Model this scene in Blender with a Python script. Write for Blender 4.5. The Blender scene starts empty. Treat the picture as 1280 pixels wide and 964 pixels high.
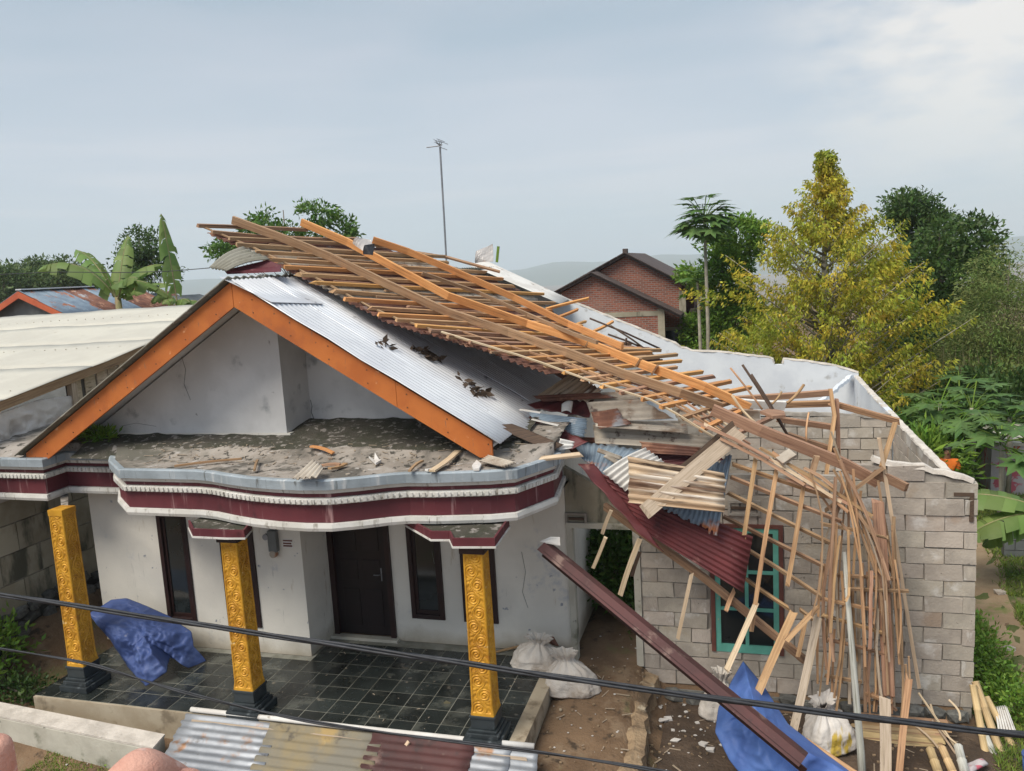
import bpy, bmesh, math, random
import numpy as np
from mathutils import Vector, Matrix
R_ = math.radians
rng = np.random.default_rng(7)
random.seed(7)
SC = bpy.context.scene
COL = SC.collection

# ------------------------------------------------------------------ camera
CAMR = np.array([[0.96164095, -0.01579432, -0.2738562],
                 [0.26847098, -0.15072055, 0.95142348],
                 [-0.05630284, -0.98845023, -0.14069874]])
CAMC = np.array([3.20411504, -9.06256417, 5.88233001])
FPX = 1010.0
cd = bpy.data.cameras.new('camera')
cam = bpy.data.objects.new('camera', cd)
COL.objects.link(cam)
cd.sensor_fit = 'HORIZONTAL'
cd.sensor_width = 36
cd.lens = FPX / 1280 * 36
cd.clip_start = 0.05
cd.clip_end = 30000
r_, d_, f_ = CAMR[:, 0], CAMR[:, 1], CAMR[:, 2]
cam.matrix_world = Matrix(((r_[0], -d_[0], -f_[0], CAMC[0]), (r_[1], -d_[1], -f_[1], CAMC[1]),
                           (r_[2], -d_[2], -f_[2], CAMC[2]), (0, 0, 0, 1)))
SC.camera = cam

# ------------------------------------------------------------------ sky, sun, exposure
SUN_DIR = Vector((-0.30, -0.50, 0.80)).normalized()    # towards the veiled sun: high behind the viewer
sun_el = math.asin(SUN_DIR.z)
sun_az = math.atan2(SUN_DIR.x, SUN_DIR.y)
W = bpy.data.worlds.new('World')
SC.world = W
W.use_nodes = True
nt = W.node_tree
nt.nodes.clear()
N = nt.nodes.new
LK = nt.links.new
out = N('ShaderNodeOutputWorld')
bg = N('ShaderNodeBackground')
bg.inputs['Strength'].default_value = 0.1
LK(bg.outputs[0], out.inputs[0])
sky = N('ShaderNodeTexSky')
sky.sky_type = 'NISHITA'
sky.sun_disc = False
sky.sun_elevation = sun_el
sky.sun_rotation = sun_az
sky.air_density = 1.2
sky.dust_density = 2.5
tc = N('ShaderNodeTexCoord')
# overcast layers: flattened noise over the direction
mp = N('ShaderNodeMapping')
mp.inputs['Scale'].default_value = (1.0, 1.0, 4.5)
LK(tc.outputs['Generated'], mp.inputs[0])
n1 = N('ShaderNodeTexNoise')
n1.inputs['Scale'].default_value = 1.7
n1.inputs['Detail'].default_value = 5
n1.inputs['Roughness'].default_value = 0.5
n1.inputs['Distortion'].default_value = 0.4
LK(mp.outputs[0], n1.inputs['Vector'])
rp = N('ShaderNodeValToRGB')
rp.color_ramp.elements[0].position = 0.38
rp.color_ramp.elements[0].color = (1.95, 2.5, 3.05, 1)
rp.color_ramp.elements[1].position = 0.66
rp.color_ramp.elements[1].color = (2.9, 3.1, 3.55, 1)
LK(n1.outputs['Fac'], rp.inputs[0])
# paler, slightly pink low sky (elevation gradient, same all the way round)
sx = N('ShaderNodeSeparateXYZ')
LK(tc.outputs['Generated'], sx.inputs[0])
hz = N('ShaderNodeMapRange')
hz.inputs['From Min'].default_value = 0.0
hz.inputs['From Max'].default_value = 0.30
hz.inputs['To Min'].default_value = 0.7
hz.inputs['To Max'].default_value = 0.0
LK(sx.outputs['Z'], hz.inputs['Value'])
mh = N('ShaderNodeMixRGB')
mh.inputs['Color2'].default_value = (3.8, 4.15, 4.85, 1)
LK(hz.outputs[0], mh.inputs['Fac'])
LK(rp.outputs[0], mh.inputs['Color1'])
# thin warm strata low in the sky
mp3 = N('ShaderNodeMapping')
mp3.inputs['Scale'].default_value = (1.2, 1.2, 16)
mp3.inputs['Location'].default_value = (2.1, .4, .3)
LK(tc.outputs['Generated'], mp3.inputs[0])
n3 = N('ShaderNodeTexNoise')
n3.inputs['Scale'].default_value = 1.6
n3.inputs['Detail'].default_value = 4
LK(mp3.outputs[0], n3.inputs['Vector'])
st1 = N('ShaderNodeMapRange'); st1.interpolation_type = 'SMOOTHSTEP'
st1.inputs['From Min'].default_value = .46; st1.inputs['From Max'].default_value = .64
LK(n3.outputs['Fac'], st1.inputs['Value'])
st2 = N('ShaderNodeMapRange')
st2.inputs['From Min'].default_value = .02; st2.inputs['From Max'].default_value = .26
st2.inputs['To Min'].default_value = .6; st2.inputs['To Max'].default_value = .0
LK(sx.outputs['Z'], st2.inputs['Value'])
st3 = N('ShaderNodeMath'); st3.operation = 'MULTIPLY'
LK(st1.outputs[0], st3.inputs[0]); LK(st2.outputs[0], st3.inputs[1])
mst = N('ShaderNodeMixRGB')
mst.inputs['Color2'].default_value = (5.0, 4.6, 4.7, 1)
LK(st3.outputs[0], mst.inputs['Fac']); LK(mh.outputs[0], mst.inputs['Color1'])
# veiled glow round the sun, broken by cloud
dt = N('ShaderNodeVectorMath')
dt.operation = 'DOT_PRODUCT'
gl = Vector((0.26, 0.93, 0.235)).normalized()
dt.inputs[1].default_value = gl
nrmv = N('ShaderNodeVectorMath')
nrmv.operation = 'NORMALIZE'
LK(tc.outputs['Generated'], nrmv.inputs[0])
LK(nrmv.outputs[0], dt.inputs[0])
gm = N('ShaderNodeMapRange')
gm.interpolation_type = 'SMOOTHSTEP'
gm.inputs['From Min'].default_value = 0.966
gm.inputs['From Max'].default_value = 1.0
LK(dt.outputs['Value'], gm.inputs['Value'])
n2 = N('ShaderNodeTexNoise')
n2.inputs['Scale'].default_value = 6.0
n2.inputs['Detail'].default_value = 6
n2.inputs['Roughness'].default_value = 0.55
mp2 = N('ShaderNodeMapping')
mp2.inputs['Scale'].default_value = (1.0, 1.0, 2.6)
mp2.inputs['Location'].default_value = (0.3, 0.1, 0.45)
LK(tc.outputs['Generated'], mp2.inputs[0])
LK(mp2.outputs[0], n2.inputs['Vector'])
cr2 = N('ShaderNodeMapRange')
cr2.inputs['From Min'].default_value = 0.40
cr2.inputs['From Max'].default_value = 0.58
LK(n2.outputs['Fac'], cr2.inputs['Value'])
ml = N('ShaderNodeMath')
ml.operation = 'MULTIPLY'
LK(gm.outputs[0], ml.inputs[0])
LK(cr2.outputs[0], ml.inputs[1])
mg = N('ShaderNodeMixRGB')
mg.inputs['Color2'].default_value = (5.6, 5.15, 4.7, 1)
LK(ml.outputs[0], mg.inputs['Fac'])
LK(mst.outputs[0], mg.inputs['Color1'])
ms = N('ShaderNodeMixRGB')
ms.inputs['Fac'].default_value = 0.9
LK(sky.outputs[0], ms.inputs['Color1'])
LK(mg.outputs[0], ms.inputs['Color2'])
LK(ms.outputs[0], bg.inputs['Color'])

sl = bpy.data.lights.new('sun', 'SUN')
sl.energy = 2.3
sl.angle = R_(30)
sl.color = (1.0, 0.92, 0.80)
so = bpy.data.objects.new('sun', sl)
so.rotation_euler = (-SUN_DIR).to_track_quat('-Z', 'Y').to_euler()
so.location = (20, 20, 40)
COL.objects.link(so)
SC.view_settings.view_transform = 'Standard'
SC.view_settings.look = 'None'
SC.view_settings.gamma = 1
SC.view_settings.exposure = 0.92
SC.cycles.max_bounces = 6
SC.cycles.volume_bounces = 2
SC.cycles.diffuse_bounces = 3
SC.cycles.transparent_max_bounces = 8

# ------------------------------------------------------------------ surveying helper
def at(px, py, X=None, Y=None, Z=None):
    """world point seen at a photo pixel, on the plane X=, Y= or Z="""
    r = CAMR @ np.array([(px - 640) / FPX, (py - 482) / FPX, 1.0])
    i, v = (0, X) if X is not None else (1, Y) if Y is not None else (2, Z)
    return CAMC + r * ((v - CAMC[i]) / r[i])
def pj(p):
    c = CAMR.T @ (np.asarray(p, float) - CAMC)
    return np.array([640 + FPX * c[0] / c[2], 482 + FPX * c[1] / c[2]])
def V(*a): return np.array(a, float)

# ------------------------------------------------------------------ materials
MATS = {}
def mat(name, c1, c2=None, scale=3.0, rough=0.8, bump=0.2, bscale=30.0, metal=0.0, spots=(), streak=None, rnd=0.0,
        coord='Object', stretch=(1, 1, 1), isl=0.0, spec=0.4, detail=6, bdist=0.01, trans=0.0, hue=0.0, dirt=None):
    m = bpy.data.materials.new(name)
    m.use_nodes = True
    t = m.node_tree
    n, l = t.nodes.new, t.links.new
    b = t.nodes['Principled BSDF']
    b.inputs['Roughness'].default_value = rough
    b.inputs['Metallic'].default_value = metal
    b.inputs['Specular IOR Level'].default_value = spec
    tcn = n('ShaderNodeTexCoord')
    vec = tcn.outputs[coord]
    oi = n('ShaderNodeObjectInfo')
    ad = n('ShaderNodeVectorMath'); ad.operation = 'ADD'
    sc_ = n('ShaderNodeVectorMath'); sc_.operation = 'SCALE'
    cb = n('ShaderNodeCombineXYZ')
    for k in range(3): l(oi.outputs['Random'], cb.inputs[k])
    l(cb.outputs[0], sc_.inputs[0]); sc_.inputs['Scale'].default_value = 37.0 if (rnd or coord == 'UV') else 0.0
    l(vec, ad.inputs[0]); l(sc_.outputs[0], ad.inputs[1])
    mpn = n('ShaderNodeMapping'); mpn.inputs['Scale'].default_value = stretch
    l(ad.outputs[0], mpn.inputs[0])
    def noise(s, dt=detail, rg=0.6, v=None):
        q = n('ShaderNodeTexNoise'); q.inputs['Scale'].default_value = s; q.inputs['Detail'].default_value = dt
        q.inputs['Roughness'].default_value = rg
        l(v or mpn.outputs[0], q.inputs['Vector']); return q.outputs['Fac']
    def rng_(v, a, bb):
        q = n('ShaderNodeMapRange'); q.interpolation_type = 'SMOOTHSTEP'
        q.inputs['From Min'].default_value = a; q.inputs['From Max'].default_value = bb
        l(v, q.inputs['Value']); return q.outputs[0]
    def mix(f, a, bb):
        q = n('ShaderNodeMixRGB')
        if isinstance(f, float): q.inputs['Fac'].default_value = f
        else: l(f, q.inputs['Fac'])
        for k, s in (('Color1', a), ('Color2', bb)):
            if isinstance(s, tuple): q.inputs[k].default_value = (*s, 1)
            else: l(s, q.inputs[k])
        return q.outputs[0]
    c2 = c2 or tuple(x * 0.75 for x in c1)
    col = mix(rng_(noise(scale), 0.38, 0.62), c1, c2)
    for sp in spots:
        cs, ss, th, sf = sp[:4]
        v = None
        if len(sp) > 4:
            q = n('ShaderNodeMapping'); q.inputs['Scale'].default_value = sp[4]; l(ad.outputs[0], q.inputs[0]); v = q.outputs[0]
        col = mix(rng_(noise(ss, v=v), th - .055, th + sf - .045), col, cs)
    if dirt:
        sz = n('ShaderNodeSeparateXYZ'); l(tcn.outputs['Object'], sz.inputs[0])
        a1 = n('ShaderNodeMath'); a1.operation = 'MULTIPLY_ADD'; l(noise(2.2), a1.inputs[0]); a1.inputs[1].default_value = -dirt[2] * 1.6; l(sz.outputs['Z'], a1.inputs[2])
        mr0 = n('ShaderNodeMapRange'); mr0.inputs['From Min'].default_value = dirt[1] - dirt[2]; mr0.inputs['From Max'].default_value = dirt[1]; mr0.inputs['To Min'].default_value = .8; mr0.inputs['To Max'].default_value = 0
        l(a1.outputs[0], mr0.inputs['Value']); col = mix(mr0.outputs[0], col, dirt[0])
    if rnd or isl or hue:
        hs = n('ShaderNodeHueSaturation')
        if isl:
            g = n('ShaderNodeNewGeometry'); src = g.outputs['Random Per Island']
        else: src = oi.outputs['Random']
        a = isl or rnd
        mr = n('ShaderNodeMapRange'); mr.inputs['To Min'].default_value = 1 - a; mr.inputs['To Max'].default_value = 1 + a
        l(src, mr.inputs['Value']); l(mr.outputs[0], hs.inputs['Value'])
        if hue:
            m2 = n('ShaderNodeMath'); m2.operation = 'FRACT'
            m3 = n('ShaderNodeMath'); m3.operation = 'MULTIPLY'; m3.inputs[1].default_value = 7.31
            l(src, m3.inputs[0]); l(m3.outputs[0], m2.inputs[0])
            m4 = n('ShaderNodeMapRange'); m4.inputs['To Min'].default_value = 0.5 - hue; m4.inputs['To Max'].default_value = 0.5 + hue
            l(m2.outputs[0], m4.inputs['Value']); l(m4.outputs[0], hs.inputs['Hue'])
        l(col, hs.inputs['Color']); col = hs.outputs[0]
    l(col, b.inputs['Base Color'])
    if bump:
        bp = n('ShaderNodeBump'); bp.inputs['Strength'].default_value = bump; bp.inputs['Distance'].default_value = bdist
        l(noise(bscale, 5), bp.inputs['Height']); l(bp.outputs[0], b.inputs['Normal'])
    if rough < 0.6 and rough > 0.1:
        mr = n('ShaderNodeMapRange'); mr.inputs['To Min'].default_value = rough * 0.7; mr.inputs['To Max'].default_value = min(1, rough * 1.5)
        l(noise(scale * 2.3), mr.inputs['Value']); l(mr.outputs[0], b.inputs['Roughness'])
    if trans:
        ts = n('ShaderNodeBsdfTranslucent'); l(col, ts.inputs['Color'])
        mx = n('ShaderNodeMixShader'); mx.inputs[0].default_value = trans
        l(b.outputs[0], mx.inputs[1]); l(ts.outputs[0], mx.inputs[2]); l(mx.outputs[0], t.nodes['Material Output'].inputs[0])
    MATS[name] = m
    return m
VS = (3.5, 3.5, 0.35)      # vertical streaks
mat('plaster_grey', (.66, .655, .65), (.57, .565, .56), 1.2, .9, .25, 25, spots=[((.3, .31, .32), 2.0, .62, .15), ((.3, .29, .28), 7, .74, .05)])
mat('plaster_front', (.76, .73, .66), (.67, .645, .585), .9, .9, .25, 18, dirt=((.34, .29, .21), .05, .3),
    spots=[((.45, .47, .5), 1.3, .67, .1), ((.27, .29, .33), 7, .72, .05), ((.5, .44, .34), 2.3, .69, .1, (2.5, 2.5, .5)), ((.4, .39, .36), 3, .7, .08, (6, 6, .4))])
mat('plaster_bluewhite', (.72, .76, .8), (.62, .66, .71), .8, .9, .15, 18, spots=[((.45, .46, .46), 2.0, .68, .1)])
mat('maroon_paint', (.118, .024, .032), (.088, .019, .026), 1.5, .55, .1, 20, spots=[((.34, .2, .2), 3.5, .64, .14, (3, 3, .22)), ((.06, .012, .016), 2.2, .66, .12)])
mat('white_trim', (.66, .65, .62), (.55, .54, .5), 2, .7, .2, 30, spots=[((.3, .28, .24), 3, .6, .16, (4, 4, .8)), ((.16, .15, .13), 5, .68, .08, (4, 4, .5))])
mat('lip_concrete', (.33, .38, .42), (.24, .28, .31), 1.5, .85, .3, 30, spots=[((.5, .52, .53), 2.0, .62, .12, (5, 5, .4)), ((.12, .13, .13), 3, .64, .12, (4, 4, .5))])
mat('slab_top', (.36, .325, .29), (.25, .22, .19), 1.5, .95, .5, 24,
    spots=[((.12, .11, .095), 1.3, .54, .14), ((.46, .44, .42), 3.5, .62, .12), ((.07, .065, .055), 8, .6, .08), ((.12, .115, .095), .8, .58, .12)])
mat('slab_moss', (.075, .068, .055), (.05, .05, .035), 4, .95, .8, 24, spots=[((.26, .24, .22), 9, .6, .08), ((.055, .055, .038), 2.2, .6, .1)], bdist=.03)
mat('orange_paint', (.52, .16, .035), (.43, .12, .026), 1.6, .55, .12, 25, spots=[((.38, .11, .03), 2.2, .6, .14), ((.32, .13, .06), 4, .66, .06, (6, 6, .8)), ((.1, .06, .04), 10, .72, .03), ((.62, .32, .16), 5, .69, .06)])
mat('zinc', (.74, .76, .79), (.64, .66, .7), 1.0, .4, .08, 12, metal=.3, rnd=.07, spots=[((.2, .2, .21), 2.5, .69, .07), ((.3, .24, .2), 5, .75, .05)])
mat('zinc_dirty', (.33, .35, .38), (.22, .235, .26), 1.4, .5, .15, 14, metal=.4, rnd=.1, spots=[((.3, .17, .1), 2.2, .62, .1), ((.14, .13, .13), 3.1, .66, .08)])
mat('zinc_blue', (.24, .31, .38), (.17, .22, .28), 1.7, .5, .15, 14, metal=.35, rnd=.1, spots=[((.36, .13, .05), 1.9, .6, .1), ((.48, .5, .52), 4, .68, .06)])
mat('rust', (.22, .1, .065), (.13, .06, .045), 2.2, .8, .3, 20, rnd=.15, spots=[((.36, .2, .13), 2.5, .6, .1), ((.3, .31, .33), 1.6, .66, .08)])
mat('maroon_zinc', (.15, .038, .04), (.1, .028, .03), 1.4, .45, .1, 14, metal=.1, rnd=.08, spots=[((.28, .14, .12), 2.8, .64, .1), ((.06, .022, .022), 1.8, .64, .1), ((.42, .4, .38), 7, .77, .03)])
mat('maroon_old', (.105, .042, .04), (.072, .032, .031), 1.4, .7, .2, 14, rnd=.08, spots=[((.2, .13, .11), 2.8, .62, .1), ((.045, .03, .03), 1.8, .62, .1)])
mat('asbestos_tan', (.58, .46, .33), (.44, .31, .2), 2.6, .9, .3, 24, coord='UV', stretch=(.22, 3.2, 1), spots=[((.17, .1, .065), 1.7, .56, .12), ((.66, .6, .52), 2.4, .6, .1), ((.08, .055, .04), 3.2, .62, .06)])
mat('asbestos_grey', (.5, .45, .38), (.38, .33, .27), 1.8, .9, .35, 24, rnd=.12, spots=[((.25, .18, .13), 2.0, .58, .12), ((.36, .16, .08), 1.3, .66, .08), ((.16, .12, .1), 5, .66, .06)])
mat('asbestos_yellow', (.2, .185, .15), (.27, .215, .12), 1.1, .85, .3, 20, spots=[((.37, .26, .11), 1.3, .61, .1), ((.08, .07, .06), 1.9, .6, .1), ((.5, .4, .22), 4, .68, .08)])
mat('white_sheet', (.72, .71, .68), (.6, .58, .55), 2, .8, .2, 20, rnd=.06, spots=[((.35, .3, .25), 3, .66, .08)])
mat('cream_roof', (.55, .53, .46), (.49, .47, .41), .7, .75, .1, 12, spots=[((.38, .34, .27), 3.5, .7, .1), ((.25, .2, .15), 14, .76, .03)])
G = (1.2, 26, 26)
def wood(name, c1, c2, dark, rnd=.16):
    mat(name, c1, c2, 1.6, .8, .35, 3, coord='UV', stretch=G, rnd=rnd, spots=[(dark, 1.0, .62, .12), (dark, 6, .7, .06, (2, 9, 9))], hue=.008, bdist=.004)
wood('wood_orange', (.66, .35, .13), (.54, .26, .09), (.34, .16, .065))
wood('wood_brown', (.39, .255, .155), (.28, .17, .1), (.13, .08, .05))
wood('wood_pink', (.42, .255, .165), (.3, .17, .11), (.16, .09, .06))
wood('wood_lath', (.52, .325, .175), (.37, .215, .115), (.18, .1, .06), .3)
wood('wood_pale', (.64, .5, .35), (.5, .38, .255), (.3, .21, .135))
wood('wood_dark', (.1, .065, .045), (.065, .042, .03), (.03, .02, .016))
wood('wood_grey', (.46, .38, .29), (.35, .28, .2), (.17, .13, .1))
wood('bamboo', (.58, .43, .24), (.46, .33, .17), (.26, .18, .1))
wood('pole_grey', (.5, .5, .46), (.36, .36, .31), (.2, .2, .16))
mat('block', (.46, .41, .35), (.365, .325, .28), 2.5, .95, .9, 30, rnd=.1, spots=[((.56, .53, .49), 3, .62, .12), ((.36, .29, .22), 1.2, .62, .14), ((.2, .18, .16), 8, .72, .05)], hue=.012)
mat('mortar', (.25, .225, .195), (.38, .35, .31), 3, .95, .5, 30)
mat('mortar_white', (.66, .61, .55), (.5, .46, .41), 3, .95, .5, 18, bdist=.03)
mat('block_panel', (.4, .37, .29), (.31, .28, .21), 1.5, .95, .4, 20, rnd=.12, spots=[((.1, .1, .075), 1.4, .58, .14, (1.5, 1.5, .5))])
mat('rubble_stone', (.15, .15, .14), (.09, .09, .085), 2, .9, .5, 14, rnd=.5, spots=[((.2, .2, .17), 3, .63, .1)], bdist=.03)
mat('tile_black', (.022, .027, .026), (.014, .017, .016), 1.5, .24, .04, 12, rnd=.35, spots=[((.075, .08, .07), 1.8, .58, .14), ((.12, .11, .09), 7, .68, .08)], spec=.5)
mat('grout', (.27, .27, .235), (.18, .18, .15), 4, .9, .2)
mat('porch_edge', (.42, .36, .27), (.34, .28, .2), 2, .9, .3, 24, spots=[((.2, .16, .11), 2.5, .6, .12)])
mat('gold', (.62, .325, .03), (.46, .22, .02), 4, .48, .12, 40, metal=.15, spots=[((.4, .17, .02), 5, .62, .12), ((.7, .5, .22), 9, .7, .06)])
mat('plinth_black', (.035, .045, .05), (.022, .028, .032), 3, .4, .08, 20, spots=[((.13, .15, .16), 4, .62, .1)])
mat('dark_wood_paint', (.032, .013, .012), (.02, .009, .009), 2, .45, .1, 20)
mat('door_paint', (.016, .009, .01), (.011, .007, .008), 2, .35, .1, 20)
mat('glass_dark', (.012, .016, .018), (.02, .026, .028), .8, .08, 0, spec=.6)
mat('teal_paint', (.14, .44, .36), (.11, .36, .29), 3, .6, .15, 30, spots=[((.4, .35, .26), 6, .68, .06)])
mat('redbrown_frame', (.16, .06, .045), (.11, .042, .034), 2, .7, .2, 20)
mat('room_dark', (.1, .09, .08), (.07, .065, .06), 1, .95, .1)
mat('tarp_blue', (.06, .1, .27), (.045, .075, .21), 1.6, .55, .25, 9, spots=[((.1, .15, .34), 2.4, .62, .14), ((.2, .22, .33), 6, .72, .06)], bdist=.03)
mat('tarp_blue_bright', (.075, .15, .4), (.055, .11, .32), 1.6, .55, .25, 9, spots=[((.1, .19, .42), 2.4, .62, .14)], bdist=.03)
mat('sack_white', (.62, .58, .53), (.52, .47, .42), 3, .8, .6, 60, spots=[((.32, .26, .2), 2.3, .62, .14)], bdist=.02)
mat('sack_yellow', (.66, .63, .6), (.56, .52, .48), 3, .7, .5, 20, spots=[((.5, .36, .06), 1.1, .6, .04, (3.2, 1, .7)), ((.3, .23, .17), 2.6, .66, .1)], bdist=.02)
mat('dirt', (.2, .13, .078), (.135, .085, .05), 1.3, .98, .7, 20, spots=[((.22, .155, .1), 2.2, .58, .12), ((.06, .042, .028), 3.6, .62, .1), ((.13, .12, .05), 1.1, .62, .1)], bdist=.04)
mat('dirt_dark', (.095, .066, .047), (.06, .042, .03), 1.8, .98, .8, 18, spots=[((.12, .085, .06), 2.6, .6, .1)], bdist=.05)
mat('verge_soil', (.11, .12, .04), (.08, .1, .03), 1.6, .98, .5, 20, spots=[((.2, .15, .09), 1.5, .62, .1)], bdist=.03)
mat('path_dirt', (.34, .25, .16), (.27, .19, .12), 1.6, .98, .5, 20, spots=[((.16, .18, .06), 1.4, .6, .12)], bdist=.03)
mat('kerb_dirt', (.33, .24, .15), (.2, .14, .09), 2.2, .98, .8, 16, spots=[((.12, .085, .055), 2.0, .58, .12), ((.45, .38, .28), 3.5, .62, .1)], bdist=.05)
mat('kerb_concrete', (.52, .5, .43), (.42, .4, .34), 1.6, .92, .4, 24, spots=[((.2, .2, .15), 1.8, .6, .12), ((.1, .1, .08), 5, .68, .08)])
mat('white_chip', (.7, .68, .66), (.6, .57, .54), 5, .8, .2, rnd=.12)
mat('cable_black', (.018, .02, .025), (.03, .033, .04), 8, .5, .1)
mat('pole_metal', (.3, .31, .33), (.22, .23, .25), 4, .45, .05, metal=.6)
mat('skin', (.62, .34, .26), (.52, .25, .185), 45, .55, .6, 420, spots=[((.68, .45, .38), 90, .62, .1), ((.5, .2, .15), 30, .64, .1)], bdist=.002)
mat('skin_brown', (.3, .16, .1), (.26, .13, .08), 6, .6, .1)
mat('hair_black', (.012, .01, .01), (.02, .018, .016), 20, .5, .4, 60)
mat('shirt_orange', (.7, .17, .02), (.6, .13, .015), 6, .8, .2)
mat('trouser_dark', (.04, .045, .06), (.03, .032, .045), 6, .85, .2)
mat('phone_black', (.015, .015, .017), (.02, .02, .022), 4, .25, 0)
mat('brown_roof', (.1, .075, .068), (.07, .052, .048), 2, .8, .3, 16, rnd=.1)
mat('red_orange_paint', (.5, .12, .05), (.42, .09, .04), 2, .6, .1)
mat('grey_board', (.17, .18, .18), (.13, .14, .14), 2, .85, .2)
mat('plastic_film', (.6, .57, .55), (.48, .45, .43), 1.5, .25, .3, 8, spots=[((.55, .3, .2), 1.2, .62, .1)], bdist=.04)
mat('lichen_roof', (.27, .26, .22), (.2, .19, .15), 2.5, .95, .3, 20, spots=[((.36, .35, .3), 4, .62, .1), ((.12, .1, .08), 3, .64, .1)])
mat('graffiti_wall', (.5, .46, .47), (.42, .38, .39), 1, .85, .15, spots=[((.5, .12, .16), 2.4, .6, .03, (1, 2.5, 1.6))])
mat('far_hill', (.05, .075, .04), (.07, .085, .05), .002, .95, 0)
mat('grass', (.22, .29, .05), (.14, .21, .035), 3, .8, 0, isl=.35, hue=.03, trans=.25)
mat('reed', (.42, .36, .22), (.33, .28, .16), 3, .8, 0, isl=.3, trans=.2)
def leafm(name, c1, c2, isl=.4, hue=.02, trans=.3, rough=.5):
    mat(name, c1, c2, .9, rough, 0, isl=isl, hue=hue, trans=trans, spec=.35)
leafm('leaf_dark', (.05, .1, .025), (.08, .14, .032))
leafm('leaf_mid', (.08, .16, .03), (.11, .21, .04))
leafm('leaf_bright', (.19, .32, .045), (.13, .24, .035))
leafm('leaf_yellow', (.56, .46, .05), (.32, .38, .045), .4, .025, .4)
leafm('leaf_feather', (.16, .26, .06), (.22, .25, .08), .3, .02)
leafm('leaf_far', (.085, .14, .045), (.12, .18, .055))
leafm('leaf_banana', (.15, .25, .06), (.21, .3, .09), .25, .015, .4)
leafm('leaf_papaya', (.075, .15, .04), (.12, .2, .06), .3, .015, .3)
mat('bark', (.19, .16, .13), (.13, .105, .085), 4, .95, .4, 20)
mat('bark_pale', (.36, .33, .27), (.26, .24, .19), 4, .95, .3, 20)
mat('stem_banana', (.22, .22, .1), (.3, .24, .13), 3, .8, .2)
def brick_mat():
    m = bpy.data.materials.new('red_brick'); m.use_nodes = True
    t = m.node_tree; n, l = t.nodes.new, t.links.new
    b = t.nodes['Principled BSDF']; b.inputs['Roughness'].default_value = .9
    tcn = n('ShaderNodeTexCoord'); sx = n('ShaderNodeSeparateXYZ'); l(tcn.outputs['Object'], sx.inputs[0])
    ad = n('ShaderNodeMath'); ad.operation = 'ADD'; l(sx.outputs['X'], ad.inputs[0]); l(sx.outputs['Y'], ad.inputs[1])
    cb = n('ShaderNodeCombineXYZ'); l(ad.outputs[0], cb.inputs['X']); l(sx.outputs['Z'], cb.inputs['Y'])
    br = n('ShaderNodeTexBrick')
    for k, v in (('Scale', 1.0), ('Brick Width', .23), ('Row Height', .085), ('Mortar Size', .012), ('Bias', .0)): br.inputs[k].default_value = v
    br.inputs['Color1'].default_value = (.33, .105, .065, 1); br.inputs['Color2'].default_value = (.2, .07, .05, 1)
    br.inputs['Mortar'].default_value = (.27, .23, .2, 1)
    l(cb.outputs[0], br.inputs['Vector'])
    no = n('ShaderNodeTexNoise'); no.inputs['Scale'].default_value = 1.6; no.inputs['Detail'].default_value = 6
    mr = n('ShaderNodeMapRange'); mr.inputs['From Min'].default_value = .55; mr.inputs['From Max'].default_value = .75; l(no.outputs['Fac'], mr.inputs['Value'])
    mx = n('ShaderNodeMixRGB'); l(mr.outputs[0], mx.inputs['Fac']); l(br.outputs['Color'], mx.inputs['Color1']); mx.inputs['Color2'].default_value = (.3, .2, .16, 1)
    l(mx.outputs[0], b.inputs['Base Color'])
    bp = n('ShaderNodeBump'); bp.inputs['Strength'].default_value = .6; bp.inputs['Distance'].default_value = .02; bp.invert = True
    l(br.outputs['Fac'], bp.inputs['Height']); l(bp.outputs[0], b.inputs['Normal'])
    MATS['red_brick'] = m
brick_mat()

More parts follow.
